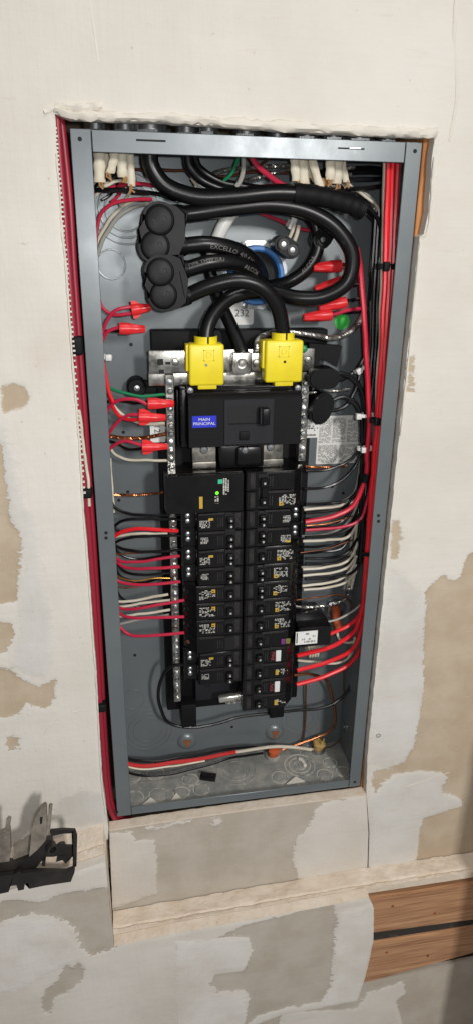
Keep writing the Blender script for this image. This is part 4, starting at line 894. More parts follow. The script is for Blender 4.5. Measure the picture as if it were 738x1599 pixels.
def small_tap(label, px, py, d, ang, r, depth, holes):
    c = A(px, py, d); o = thing('tap_connector', label, 'cable connector', (c.x, d / 1000 + depth, c.z - r))
    u = Vector((math.cos(R(ang)), 0, math.sin(R(ang)))); n = 14; pl = []
    for k in range(n + 1): an = R(ang) - math.pi / 2 + math.pi * k / n; pl.append((c.x + u.x * r * 0.62 + r * math.cos(an), c.z + u.z * r * 0.62 + r * math.sin(an)))
    for k in range(n + 1): an = R(ang) + math.pi / 2 + math.pi * k / n; pl.append((c.x - u.x * r * 0.62 + r * math.cos(an), c.z - u.z * r * 0.62 + r * math.sin(an)))
    b = bmesh.new(); f_ = [b.verts.new((x, d / 1000, z)) for x, z in pl]; k_ = [b.verts.new((x, d / 1000 + depth, z)) for x, z in pl]; m_ = len(pl)
    b.faces.new(f_); b.faces.new(k_[::-1])
    for i in range(m_): b.faces.new((f_[i], k_[i], k_[(i + 1) % m_], f_[(i + 1) % m_]))
    bmesh.ops.bevel(b, geom=[e for e in b.edges if (e.verts[0] in f_) == (e.verts[1] in f_)], offset=0.0025, segments=2, affect='EDGES')
    part('boot', MB().bm(b), RUB, o)
    if holes:
        for s_ in (-1, 1):
            h = Vector((c.x + u.x * r * 0.62 * s_, d / 1000, c.z + u.z * r * 0.62 * s_))
            hr = part('port', MB().lathe([(r * 0.62, 0), (r * 0.62, 0.0012), (r * 0.48, 0.0012), (r * 0.46, 0.0004)], h, (0, -1, 0), 18), BLK, o)
            part('set_screw', MB().lathe([(r * 0.3, 0), (r * 0.28, 0.0008), (0, 0.001)], h, (0, -1, 0), 10), GALV, hr)
    return o
small_tap('small black two-hole tap connector beside the blue ring', 449, 386, 62, -30, 0.0098, 0.030, True)
small_tap('small black tap connector half hidden behind the wide cable loop', 508, 366, 66, 60, 0.0105, 0.030, True)
small_tap('black capped tap connector above the bare wire beside the neutral bar', 506, 592, 40, 0, 0.0125, 0.032, False)
small_tap('black capped tap connector just above the white printed label', 503, 639, 40, 70, 0.0125, 0.034, False)
# blue bushing of the conduit hub
c = A(398, 430, 104)
hb = thing('conduit_hub', 'blue ringed conduit bushing in the back of the panel', 'conduit hub', (c.x, 0.108, c.z - 0.034))
part('bushing', MB().lathe([(0.0345, 0.0), (0.0345, 0.012), (0.033, 0.0145), (0.0295, 0.0145), (0.0275, 0.012), (0.0275, 0.0)], (c.x, 0.1078, c.z), (0, -1, 0), 44), BLUR, hb)
part('locknut', MB().lathe([(0.041, 0.0), (0.041, 0.004), (0.0348, 0.004)], (c.x, 0.1082, c.z), (0, -1, 0), 12, False), GALV, hb)
part('opening', MB().lathe([(0.0274, 0.0), (0.0274, 0.001)], (c.x, 0.1083, c.z), (0, -1, 0), 32), DARK, hb)
for an in (115, 40, 250, 320):
    q_ = Vector((c.x + 0.0375 * math.cos(R(an)), 0.1045, c.z + 0.0375 * math.sin(R(an)))); part('screw', MB().lathe([(0.0042, 0), (0.0036, 0.004), (0, 0.005)], q_, (0, -1, 0), 12), GALV, hb)
wire([(400, 296, 74), (380, 314, 72), (356, 340, 70), (339, 374, 72), (331, 404, 80), (329, 425, 94)], 7.2, plain('white_conduit', (234, 233, 228), 0.35), 'thick white flexible conduit going down behind the upper tap cables', 'conduit', n=14, cat='conduit')
# ---- top of the box: cream sheaths of the branch cables hanging from the fittings
sheaths = [(155, 234, 156, 282, 5.0, 45), (178, 235, 172, 268, 4.0, 40), (192, 236, 192, 274, 4.6, 50), (203, 236, 206, 288, 3.6, 60), (163, 236, 166, 262, 3.2, 62),
           (461, 240, 462, 280, 4.2, 45), (471, 240, 474, 284, 5.2, 52), (480, 240, 482, 276, 4.0, 60), (486, 240, 500, 292, 4.2, 45), (515, 242, 515, 278, 4.6, 44), (525, 242, 525, 284, 5.0, 54), (534, 242, 540, 282, 3.6, 60)]
for i, (x0, y0, x1, y1, r, d) in enumerate(sheaths):
    r *= 1.15; d -= 10
    P = path([(x0, y0 - 8, d), (x0 + (x1 - x0) * 0.25 + 2 * math.sin(i * 2.1), y0 + 12, d + 2), (x1, y1 + 3, d + 5)], 8)
    o = thing('cable_sheath', 'cream cable sheath hanging stripped below the top of the box' if i < 5 else 'cream cable sheath hanging above the taped end of the thick black cable', 'cable sheath', tuple(P[-1]), 'stripped cream sheaths, maroon cable side' if i < 5 else 'stripped cream sheaths, red bundle side')
    fr = frames(P); mb = MB(); vs = []; fs = []; n = 10                      # flat two-core sheath
    for j, (p, t, u, v) in enumerate(fr):
        for k in range(n):
            an = 2 * math.pi * k / n; dx = Vector((1, 0, 0)) * math.cos(an) * r * MM + Vector((0, 1, 0)) * math.sin(an) * r * MM * 0.55
            vs.append(p + dx * (1 + 0.08 * math.sin(j * 1.3 + i)))
    for j in range(len(fr) - 1):
        for k in range(n): fs.append((j * n + k, j * n + (k + 1) % n, (j + 1) * n + (k + 1) % n, (j + 1) * n + k))
    fs += [tuple(range(n - 1, -1, -1)), tuple(range((len(fr) - 1) * n, len(fr) * n))]
    part('sheath', mb.add(vs, fs), TAN, o)
    e = P[-1]; rr = random.Random(i)
    mb = MB()
    for k in range(3):
        x = e.x + rr.uniform(-r, r) * 0.5 * MM
        mb.tube([Vector((x, e.y - 0.001, e.z + 0.003)), Vector((x + rr.uniform(-2, 2) * MM, e.y - 0.002, e.z - 0.003)), Vector((x + rr.uniform(-4, 4) * MM, e.y - 0.001, e.z - rr.uniform(4, 8) * MM))], 0.0012, 5)
    part('torn_paper', mb, KRAFT, o)
c = A(510, 284, 42); solo('paper_flap', MB().bbox(c.x - 0.006, c.x + 0.006, 0.043, 0.0445, c.z - 0.004, c.z + 0.004, 0.0005, 1), KRAFT, 'folded brown paper flap between the cream sheaths', 'paper scrap')
# wires under the top of the box
wire([(150, 282, 58), (172, 278, 58), (196, 262, 56), (205, 250, 55)], 1.9, WB, 'black wire curling up between the cream sheaths')
wire([(142, 285, 62), (165, 290, 60), (185, 282, 58), (200, 284, 55)], 1.6, TAN, 'pale wire bending under the stripped cream sheaths')
wire([(140, 297, 66), (175, 296, 60), (215, 300, 58), (250, 305, 60), (275, 312, 62)], 2.3, WB, 'black wire entering above the upper rubber tap')
wire([(142, 305, 72), (180, 291, 68), (215, 287, 66), (245, 291, 66), (270, 302, 66), (290, 314, 68)], 2.0, WC, 'crimson wire arching over the first black wire near the top')
wire([(238, 311, 60), (205, 312, 60), (175, 318, 60), (157, 334, 62), (151, 360, 64), (151, 410, 64), (154, 455, 62), (161, 480, 58), (178, 491, 54), (207, 489, 50)], 2.1, WC, 'crimson wire running down beside the flange into the winged red connector')
wire([(235, 316, 84), (205, 326, 86), (180, 345, 86), (163, 372, 86), (152, 400, 86)], 2.2, WGY, 'grey wire curving over the concentric knockout')
wire([(228, 308, 90), (200, 318, 92), (175, 338, 92), (158, 365, 92), (148, 392, 92)], 2.0, WW, 'white wire curving behind the grey wire over the knockout')
wire([(142, 318, 70), (148, 370, 74), (150, 440, 74), (155, 520, 72), (162, 600, 72), (166, 660, 72), (170, 720, 72)], 2.4, WB, 'black wire running down behind the edge of the flange')
twisted([(322, 276, 84), (350, 266, 80), (400, 261, 78), (455, 257, 76), (472, 252, 76)], 2.6, ALU, 'bright twisted bare wire crossing below the top fittings', strands=4)
twisted([(338, 290, 88), (375, 284, 86), (420, 272, 84), (455, 263, 82)], 2.4, ALU, 'second twisted bare wire crossing just under the first', strands=4)
wire([(200, 264, 92), (250, 266, 90), (300, 266, 88), (340, 275, 86), (400, 269, 86), (452, 270, 86)], 1.7, DCOP, 'brown copper wire strung along the top behind the cables', cat='wire')
wire([(374, 238, 56), (368, 258, 56), (358, 276, 56), (345, 286, 58)], 1.8, WG, 'green wire slanting from a top fitting')
wire([(380, 238, 52), (379, 262, 52), (374, 282, 50), (368, 292, 50)], 2.6, WGY, 'grey wire beside the slanting green wire')
wire([(389, 238, 44), (400, 258, 44), (420, 275, 42), (440, 288, 42), (456, 295, 44)], 3.2, WC, 'thick crimson wire slanting from the fitting beside the green one')
wire([(425, 238, 66), (418, 248, 70), (408, 256, 78)], 1.7, DCOP, 'short brown wire dropping behind the thick crimson wire')
wire([(300, 296, 78), (322, 302, 74), (340, 305, 74)], 2.0, WC, 'short crimson wire peeking out under the thick black cable')
wire([(275, 296, 70), (295, 300, 66), (306, 290, 64), (300, 278, 66)], 1.9, WW, 'white wire hooked behind the thick black cable')
wire([(400, 330, 92), (430, 342, 88), (452, 352, 86), (476, 358, 84), (500, 362, 84)], 2.0, WC, 'crimson wire held by the small white tie near the small tap')
wire([(466, 352, 70), (462, 366, 70), (456, 382, 66)], 2.4, WW, 'white wire entering a port of the small two-hole tap')
wire([(459, 350, 72), (455, 362, 72), (447, 378, 66)], 2.0, WW, 'thinner white wire entering the other port of the small two-hole tap')
for i, (y0, y1, y2, d) in enumerate(((262, 268, 276, 70), (270, 280, 288, 62), (282, 292, 300, 56), (258, 262, 268, 78))):
    wire([(478 + 6 * i, y2 + 2, d), (510, y2 - 2, d), (545, y1 + 2, d), (580, y1, d), (600, y0 + 8, d + 4)], 2.4, WB, 'black wire among those running sideways under the cream sheaths', group='black wires under the cream sheaths')
wire([(520, 296, 50), (550, 305, 50), (574, 322, 52), (590, 345, 54), (592, 380, 58), (584, 420, 62), (579, 470, 64)], 2.2, WB, 'black wire arching past the taped cable end and down the red bundle')
wire([(540, 292, 66), (565, 300, 66), (583, 315, 68), (588, 340, 70), (585, 385, 72), (580, 430, 72), (578, 480, 72)], 1.9, WGY, 'grey wire arching beside the black one near the taped end')
twisted([(548, 296, 78), (575, 310, 78), (585, 335, 78), (582, 380, 78), (577, 430, 78)], 2.0, ALU, 'twisted bare wire arching down behind the grey wire', strands=3)
for x, y, l in ((545, 262, 'first'), (540, 274, 'second')):
    twisted([(x - 10, y + 2, 58), (x, y, 56), (x + 8, y - 1, 56)], 2.4, ALU, l + ' short curl of bare wire between sheaths and black wires', strands=3)
# ---- wire connectors ("nuts"): open skirt at one end, tapering to a blunt tip, two wings
def nut(label, mouth, tip, d, wings=True, s=1.0, group='red twist-on wire connectors'):
    a = A(mouth[0], mouth[1], d); b = A(tip[0], tip[1], d - 1); L_ = (b - a).length; ax = (b - a).normalized()
    o = thing('wire_connector', label, 'wire connector', tuple(a), group)
    r = 0.0066 * s
    mb = MB(); n = 24; prof = [(r * 0.70, 0.0005), (r * 0.98, 0), (r, L_ * 0.06), (r * 0.97, L_ * 0.36), (r * 0.80, L_ * 0.46), (r * 0.66, L_ * 0.7), (r * 0.56, L_ * 0.97), (r * 0.46, L_)]
    u = ax.orthogonal().normalized(); v = ax.cross(u); vs = []; fs = []
    for i, (rr, t) in enumerate(prof):
        for k in range(n):
            an = 2 * math.pi * k / n; f = 1 + (0.13 if (k % 4 < 2 and i >= 4) else 0)
            vs.append(a + ax * t + (u * math.cos(an) + v * math.sin(an)) * rr * f)
    for i in range(len(prof) - 1):
        for k in range(n): fs.append((i * n + k, i * n + (k + 1) % n, (i + 1) * n + (k + 1) % n, (i + 1) * n + k))
    fs.append(tuple(range((len(prof) - 1) * n, len(prof) * n)))
    part('shell', mb.add(vs, fs), NUT, o)
    part('mouth', MB().lathe([(r * 0.72, 0.0006), (r * 0.70, 0.0012)], a, ax, 18), DARK, o)
    if wings:
        w_ = ax.cross(Vector((0, 1, 0))).normalized()
        for sg in (-1, 1):
            p0 = a + ax * L_ * 0.02; pts = [p0 + w_ * sg * r * 0.9, p0 + w_ * sg * r * 1.45, p0 + ax * L_ * 0.16 + w_ * sg * r * 1.5, p0 + ax * L_ * 0.36 + w_ * sg * r * 1.12, p0 + ax * L_ * 0.42 + w_ * sg * r * 0.8]
            t = Vector((0, 0.0013, 0)); k = len(pts)
            part('wing', MB().add([p - t for p in pts] + [p + t for p in pts], [tuple(range(k)), tuple(range(2 * k - 1, k - 1, -1))] + [(i, (i + 1) % k, k + (i + 1) % k, k + i) for i in range(k)]), NUT, o, False)
    return o
nut('winged red wire connector tucked against the lower rubber tap', (206, 484), (236, 480), 50)
nut('red wire connector just below the one against the rubber tap', (187, 513), (227, 514), 50, False, 1.05)
nut('red wire connector just below the green wire, over the neutral bar', (231, 630), (272, 630), 44, False, 1.05)
nut('winged red wire connector above the twisted copper wire', (217, 651), (259, 652), 42)
nut('winged red wire connector below the twisted copper wire', (222, 698), (262, 697), 42, True, 0.92)
nut('red wire connector lying inside the wide black cable loop', (531, 415), (488, 418), 72, False, 1.1)
nut('red wire connector mostly hidden by the wide black cable loop', (533, 440), (491, 452), 76, False, 1.05)
nut('red wire connector just under the wide black cable loop', (539, 472), (497, 481), 74, False, 1.05)
nut('red wire connector beside the green round sticker', (516, 491), (473, 496), 74, False, 1.1)
wire([(152, 552, 62), (158, 528, 58), (167, 502, 54), (182, 484, 51), (206, 479, 50)], 2.1, WC, 'second crimson wire joining the winged connector by the rubber tap')
wire([(156, 556, 62), (159, 536, 58), (168, 519, 54), (188, 510, 50)], 2.0, WC, 'crimson wire into the connector second from the rubber tap')
wire([(152, 530, 66), (168, 518, 62), (188, 517, 50)], 1.9, WB, 'black wire into the connector second from the rubber tap')
wire([(158, 545, 66), (164, 580, 62), (170, 612, 58), (177, 628, 56)], 2.3, WR, 'red wire passing the small white tie on the flange side')
wire([(168, 604, 72), (188, 611, 66), (220, 617, 62), (258, 616, 60)], 1.9, WG, 'green wire ending at the silver neutral bar')
wire([(164, 655, 66), (172, 636, 58), (190, 624, 52), (210, 623, 48), (232, 632, 44)], 2.1, WC, 'crimson wire into the connector below the green wire')
wire([(160, 628, 74), (185, 626, 66), (210, 630, 56), (232, 627, 44)], 1.9, WB, 'black wire into the connector below the green wire')
wire([(166, 690, 66), (172, 672, 58), (186, 655, 52), (203, 647, 46), (219, 648, 42)], 2.1, WC, 'crimson wire into the winged connector above the twisted copper')
wire([(170, 615, 70), (176, 635, 64), (186, 650, 58), (200, 655, 52), (219, 655, 42)], 2.2, WR, 'bright red wire into the winged connector above the twisted copper')
wire([(172, 622, 78), (180, 636, 76), (195, 650, 74), (220, 660, 70), (258, 661, 62)], 2.0, WW, 'white wire passing behind the winged connector to the neutral bar')
twisted([(160, 678, 78), (185, 683, 70), (220, 684, 62), (262, 677, 58)], 2.5, COP, 'twisted bare copper wire between two winged red connectors', 'bare_copper_wire', strands=5)
wire([(165, 725, 70), (168, 708, 62), (180, 695, 54), (196, 690, 48), (224, 696, 42)], 2.1, WC, 'crimson wire into the connector below the twisted copper')
wire([(168, 688, 76), (185, 695, 66), (202, 702, 54), (224, 700, 42)], 1.9, WB, 'black wire into the connector below the twisted copper')
wire([(168, 690, 82), (178, 707, 76), (198, 717, 70), (230, 719, 64), (262, 719, 60)], 1.9, WW, 'white wire to the neutral bar just above the surge device')
# ---- wires of the surge device column
WL = [('black', WB, [(168, 700, 74), (172, 768, 74), (179, 792, 72), (200, 802, 68), (245, 804, 58), (290, 804, 56)], 'black wire swinging under the surge device from the flange edge'),
      ('white', WW, [(172, 715, 80), (174, 745, 80), (176, 775, 80), (178, 800, 82)], 'white wire standing along the flange beside the surge device'),
      ('black', WB, [(170, 838, 76), (178, 823, 70), (196, 812, 64), (235, 810, 58), (284, 811, 52)], 'black wire to the upper terminal of the first four-handle breaker'),
      ('red', WR, [(168, 850, 76), (180, 837, 70), (200, 829, 62), (235, 826, 54), (279, 829, 48)], 'thick bright red wire to the first four-handle breaker'),
      ('white', WW, [(172, 840, 82), (195, 836, 74), (225, 833, 66), (262, 833, 62)], 'white wire to the neutral bar under the thick bright red wire'),
      ('black', WB, [(172, 852, 78), (190, 843, 70), (225, 838, 62), (282, 836, 50)], 'black wire just under the thick bright red wire'),
      ('black', WB, [(172, 842, 80), (182, 852, 74), (202, 859, 66), (240, 861, 58), (284, 858, 50)], 'black wire at the seam between the two four-handle breakers'),
      ('copper', COP, [(174, 866, 88), (195, 864, 84), (227, 863, 78)], 'thin copper wire showing below the seam wire'),
      ('red', WC, [(176, 866, 74), (188, 876, 66), (205, 878, 60), (240, 874, 52), (281, 868, 46)], 'crimson wire to the upper terminal of the second four-handle breaker'),
      ('red', WC, [(176, 868, 78), (188, 882, 70), (206, 887, 64), (240, 887, 54), (281, 885, 46)], 'crimson wire to the next terminal of the second four-handle breaker'),
      ('black', WB, [(174, 852, 82), (180, 874, 76), (192, 891, 70), (220, 898, 62), (268, 894, 58)], 'black wire dipping below the crimson pair to the neutral bar'),
      ('brass', mat('brassy_copper', srgb(200, 150, 70), 0.35, 0.8), [(178, 896, 80), (192, 904, 72), (212, 907, 66), (240, 903, 62), (268, 903, 60)], 'golden bare wire to the neutral bar above the lowest crimson pair'),
      ('red', WC, [(172, 890, 76), (182, 905, 68), (200, 912, 62), (240, 913, 52), (282, 908, 46)], 'crimson wire to the lowest terminal of the second four-handle breaker'),
      ('copper', COP, [(176, 912, 90), (192, 917, 86), (216, 917, 82)], 'thin copper wire showing under the lowest terminal wire'),
      ('white', WW, [(174, 938, 78), (195, 939, 70), (225, 935, 64), (263, 928, 60)], 'white neutral wire above the first single breaker, upper of two'),
      ('white', WW, [(174, 948, 80), (195, 946, 72), (225, 941, 66), (266, 937, 60)], 'white neutral wire above the first single breaker, lower of two'),
      ('red', WC, [(176, 940, 72), (188, 949, 66), (206, 951, 58), (245, 945, 50), (288, 937, 44)], 'crimson wire to the first single breaker on the surge device side'),
      ('white', WW, [(176, 962, 82), (195, 962, 74), (225, 958, 66), (266, 952, 60)], 'white neutral wire between the first two single breaker wires'),
      ('red', WC, [(176, 938, 76), (186, 956, 70), (202, 964, 62), (240, 965, 52), (288, 963, 44)], 'crimson wire to the second single breaker on the surge device side'),
      ('white', WGY, [(178, 976, 82), (200, 971, 76), (230, 965, 68), (264, 960, 60)], 'greyish neutral wire crossing under the second crimson wire'),
      ('red', WC, [(178, 958, 74), (186, 976, 68), (200, 989, 62), (225, 993, 54), (288, 988, 44)], 'crimson wire to the single breaker above the blank, sagging lowest')]
for k, M, pts, lab in WL:
    wire(pts, {'red': 2.15, 'black': 1.95, 'white': 1.85, 'copper': 1.0, 'brass': 1.2}[k] * (1.2 if 'thick' in lab and 'under' not in lab and 'just' not in lab else 1), M, lab)
twisted([(172, 772, 92), (210, 773, 84), (256, 769, 72)], 2.0, COP, 'twisted copper wire running into the side of the surge device', 'bare_copper_wire', strands=4)
wire([(290, 1037, 50), (270, 1040, 54), (256, 1052, 62), (248, 1080, 70), (251, 1108, 74), (264, 1128, 76), (290, 1136, 74), (330, 1132, 72), (372, 1120, 72), (410, 1115, 72), (455, 1110, 76), (500, 1105, 78), (530, 1092, 80), (549, 1065, 82), (556, 1030, 84), (556, 990, 84)], 2.3, WB, 'thin black wire hanging in a long loop below all breakers')
# ---- wires along the bottom
wire([(188, 1178, 84), (205, 1186, 84), (232, 1189, 84), (290, 1182, 86), (350, 1171, 88), (400, 1167, 90), (426, 1174, 92)], 2.3, WB, 'upper black wire along the bottom ending at the orange clamp')
o = wire([(186, 1186, 78), (205, 1193, 78), (240, 1195, 78), (300, 1187, 80), (368, 1174, 84)], 2.9, plain('red_sleeve', (206, 48, 48), 0.4), 'thick red wire along the bottom turning into white', cat='wire')
wire([(367, 1174.3, 84), (410, 1168, 86), (450, 1166, 90), (488, 1171, 94)], 2.7, WW, 'white continuation of the thick red wire reaching the yellowish clamp')
wire([(186, 1192, 74), (206, 1199, 74), (240, 1200, 74), (280, 1195, 76), (320, 1188, 80)], 1.4, TAN, 'thin cream wire just under the thick red bottom wire')
wire([(186, 1195, 66), (205, 1207, 66), (235, 1212, 66), (275, 1207, 68), (320, 1195, 74), (370, 1182, 80), (410, 1176, 86)], 1.9, WB, 'lower black wire sagging over the dusty knockouts')
wire([(458, 1054, 62), (482, 1052, 66), (503, 1057, 74), (514, 1074, 84), (521, 1105, 92), (522, 1130, 94), (508, 1146, 95), (470, 1160, 96), (440, 1171, 97)], 1.9, COP, 'bright bare copper wire bending down to the bottom clamps', 'bare_copper_wire')
wire([(477, 1066, 100), (476, 1110, 102), (474, 1150, 103), (462, 1172, 103)], 1.5, DCOP, 'dull copper wire dropping straight to the bottom', 'bare_copper_wire')
wire([(536, 1040, 100), (536, 1100, 100), (533, 1150, 100), (515, 1165, 98), (500, 1168, 98)], 1.0, DCOP, 'thin dull copper wire in the corner running to the yellowish clamp', 'bare_copper_wire')
for px, py, d, M, lab in ((425, 1183, 92, ORG, 'orange plastic cable clamp on the bottom of the box'), (495, 1176, 94, mat('yellowed_plastic', srgb(200, 168, 104), 0.5, var=(60, srgb(150, 116, 66), 0.4, 0.7)), 'yellowish torn cable clamp on the bottom of the box')):
    v = A(px, py, d) - CAM; c = A(px, py, d); c.z = T
    o = thing('cable_clamp', lab, 'cable clamp', tuple(c))
    part('ring', MB().lathe([(0.012, 0.0002), (0.012, 0.004), (0.009, 0.005), (0.009, 0.001)], c, (0, 0, 1), 20), GALV if M != ORG else DUSTY, o)
    part('insert', MB().lathe([(0.0075, 0.002), (0.0085, 0.010), (0.0105, 0.015), (0.004, 0.0155)], c, (0.1, -0.1, 1), 9), M, o)
    if M is not ORG:
        for k in range(5):
            an = k * 1.3; part('splinter', MB().tube([c + Vector((0.006 * math.cos(an), 0.006 * math.sin(an), 0.012)), c + Vector((0.010 * math.cos(an), 0.008 * math.sin(an), 0.022 + 0.003 * (k % 2)))], 0.0015, 5), M, o)
v = A(325, 1216, 0) - CAM; c = CAM + v * ((T - CAM.z) / v.z)
o = thing('breaker_clip', 'small loose black plastic clip lying on the floor of the box', 'plastic clip', (c.x, c.y, T))
mr_ = Matrix.Translation((c.x, c.y, 0)) @ Matrix.Rotation(R(-20), 4, 'Z')
part('body', MB().bbox(-0.012, 0.012, -0.006, 0.006, T + 0.0006, T + 0.0075, 0.001, 2, mr_), BLK, o)
for x in (-0.007, 0.007): part('lug', MB().lathe([(0.0018, T + 0.0075), (0.0018, T + 0.0085)], mr_ @ Vector((x, 0, 0)), (0, 0, 1), 10), FACE, o)
v = A(472, 1191, 0) - CAM; c = CAM + v * ((T - CAM.z) / v.z)
solo('gypsum_crumb', MB().tube([c + Vector((-0.004, 0.006, 0.003)), c + Vector((0, 0, 0.0032)), c + Vector((0.001, -0.010, 0.003))], 0.0028, 7), MUD, 'white gypsum crumb on the floor of the box', 'crumb')
for px, py, w_, h_ in ((234, 1254, 0.011, 0.003), (275, 1246, 0.007, 0.0022), (460, 1221, 0.014, 0.003)):
    v = A(px, py, 0) - CAM; c = CAM + v * ((T - CAM.z) / v.z)
    solo('plaster_fragment', MB().prism([(c.x - w_, c.y - 0.004), (c.x + w_, c.y - 0.003), (c.x + w_ * 0.2, c.y + 0.008)], 'z', T + 0.0002, T + h_), MUD, {234: 'broadest three-cornered plaster fragment on the box floor by the cable bundle', 275: 'small plaster fragment on the box floor between round knockouts', 460: 'plaster fragment on the box floor below the large ringed knockout'}[px], 'plaster fragment')
# ---- wires on the red bundle side
wire([(606, 234, 36), (604, 300, 34), (600, 420, 30), (596, 540, 28), (589, 640, 26), (582, 730, 26), (576, 800, 28), (571, 870, 30), (568, 920, 34), (562, 960, 40), (551, 987, 46), (520, 1008, 46), (463, 1024, 40)], 3.2, WR, 'bright red wire down the whole bundle to the upper white-tagged double breaker')
wire([(613, 234, 36), (611, 300, 32), (607, 420, 28), (601, 540, 26), (592, 650, 24), (585, 740, 24), (580, 810, 26), (575, 880, 28), (571, 940, 32), (563, 985, 38), (549, 1014, 42), (515, 1032, 44), (463, 1047, 40)], 3.2, WR, 'bright red wire of the bundle entering the double breaker just below the first')
wire([(621, 236, 44), (618, 300, 42), (613, 420, 40), (608, 520, 40), (602, 620, 42), (594, 740, 46), (586, 840, 50), (578, 940, 54), (568, 1002, 54), (545, 1036, 50), (510, 1055, 46), (462, 1069, 40)], 3.0, WR, 'bright red wire at the outer side of the bundle reaching the lowest breaker')
wire([(586, 860, 44), (575, 920, 48), (562, 955, 52), (543, 977, 50), (512, 991, 44)], 2.7, WR, 'bright red wire entering the module with the white label')
wire([(556, 388, 62), (562, 420, 54), (566, 480, 48), (571, 560, 44), (575, 640, 42), (573, 710, 42), (570, 742, 42), (562, 768, 42), (548, 792, 42), (522, 806, 42), (476, 815, 44)], 3.2, plain('dark_red_wire', (206, 34, 56), 0.36), 'thick red wire leaving the cable loop and curving into the four-handle breaker')
wire([(580, 740, 54), (572, 785, 52), (561, 811, 50), (535, 822, 48), (476, 828, 46)], 2.2, WC, 'crimson wire curving into the four-handle breaker under the thick red one')
wire([(600, 236, 46), (598, 330, 46), (596, 430, 44), (592, 540, 42), (588, 630, 40), (590, 700, 44), (594, 760, 50)], 2.2, WW, 'white wire rising beside the bright red bundle')
wire([(608, 420, 52), (603, 520, 50), (597, 600, 48), (594, 660, 50), (595, 730, 54)], 2.2, plain('dark_green_wire', (30, 110, 84), 0.4), 'green wire between the white wire and the outer red wire')
for i, (x, d) in enumerate(((576, 66), (581, 60), (586, 70), (578, 76))):
    wire([(x + 10, 330, d), (x + 4, 430, d), (x, 540, d), (x - 8, 640, d - 4), (x - 12, 720, d), (x - 14, 800, d + 4), (x - 20, 880, d + 8)], 2.4, WB, 'black wire in the vertical bundle beside the bright red wires', group='black wires of the vertical bundle')
for i, (x, d) in enumerate(((558, 84), (563, 78), (552, 88))):
    wire([(x + 12, 690, d), (x + 6, 760, d), (x - 2, 830, d), (x - 8, 880, d), (x - 16, 920, d)], 2.2, WGY if i == 2 else WW, 'white wire standing in the vertical bundle behind the branch wires', group='white wires of the vertical bundle')
WRT = [('black', WB, [(476, 735, 60), (510, 734, 62), (540, 722, 60), (560, 702, 56), (568, 680, 56)], 'black wire sweeping up from beside the wide breaker, above the other'),
       ('black', WB, [(474, 763, 52), (505, 761, 56), (532, 750, 58), (553, 728, 58), (566, 695, 58)], 'black wire sweeping up from the wide breaker past the holes'),
       ('black', WB, [(476, 787, 50), (515, 786, 56), (545, 780, 60), (562, 758, 62), (570, 730, 64)], 'black wire just above the white one under the wide breaker'),
       ('white', WW, [(474, 796, 52), (505, 793, 56), (535, 788, 64), (556, 770, 70)], 'white wire just above the thick red wire'),
       ('black', WB, [(476, 801, 52), (515, 797, 58), (545, 786, 62), (564, 762, 66)], 'black wire resting between the white and the thick red wire'),
       ('copper', COP, [(478, 821, 58), (510, 818, 60), (550, 806, 66)], 'copper wire between the thick red and the crimson wire'),
       ('black', WB, [(476, 839, 52), (515, 836, 58), (548, 822, 64), (562, 800, 68)], 'black wire just below the crimson one'),
       ('white', WW, [(472, 845, 54), (510, 843, 58), (540, 838, 64), (555, 822, 70), (562, 790, 76)], 'white wire just below the crimson one, leaving beside the black'),
       ('copper', DCOP, [(468, 863, 60), (510, 857, 64), (550, 843, 70)], 'thin brown copper wire below the four-handle breaker'),
       ('black', WB, [(476, 872, 54), (515, 871, 58), (542, 862, 64), (558, 840, 70)], 'black wire of the single breaker under the four-handle one'),
       ('black', WB, [(476, 880, 58), (520, 879, 62), (548, 868, 68)], 'black wire above the first white wire of the slim breakers'),
       ('white', WW, [(472, 889, 54), (508, 886, 58), (538, 877, 64), (553, 858, 70), (560, 825, 76)], 'white wire beside the upper slim two-handle breaker'),
       ('white', WW, [(472, 899, 56), (510, 895, 60), (540, 887, 66), (556, 868, 72)], 'white wire at the middle of the upper slim breaker'),
       ('black', WB, [(476, 904, 56), (520, 902, 60), (550, 894, 64), (566, 872, 68)], 'black wire between the white pairs of the slim breakers'),
       ('white', WW, [(471, 915, 54), (508, 911, 58), (535, 902, 64), (550, 884, 70), (557, 860, 76)], 'white wire beside the lower slim two-handle breaker'),
       ('white', WW, [(473, 921, 58), (510, 917, 62), (540, 909, 68), (556, 892, 74)], 'white wire at the foot of the lower slim breaker'),
       ('copper', COP, [(462, 937, 58), (505, 931, 64), (530, 930, 68), (546, 938, 74), (550, 952, 78)], 'thin copper wire hooking down near the orange cable'),
       ('grey', WGY, [(509, 971, 52), (530, 966, 54), (547, 957, 56), (562, 944, 60)], 'thin grey wire crossing in front of the orange cable'),
       ('white', WW, [(464, 1031, 56), (490, 1034, 60), (520, 1036, 64), (540, 1030, 66), (550, 1014, 68), (553, 995, 70)], 'white wire between the two red wires of the upper white-tagged breaker'),
       ('white', WW, [(525, 985, 66), (528, 998, 64), (538, 1004, 64), (552, 1002, 66)], 'white wire hooking below the orange cable')]
for k, M, pts, lab in WRT: wire(pts, {'black': 2.0, 'white': 1.9, 'copper': 1.0, 'grey': 1.5}[k], M, lab)
twisted([(476, 729, 66), (505, 730, 68), (540, 727, 70)], 1.8, COP, 'twisted copper wire just above the sweeping black wires', 'bare_copper_wire', strands=3)
twisted([(462, 948, 58), (490, 948, 62), (522, 943, 66), (540, 934, 72), (545, 915, 78)], 2.2, ALU, 'twisted bare wire above the white labelled module', strands=3)
twisted([(476, 614, 58), (510, 612, 60), (546, 608, 66)], 1.8, ALU, 'bare wire crossing between the two capped taps', strands=3)
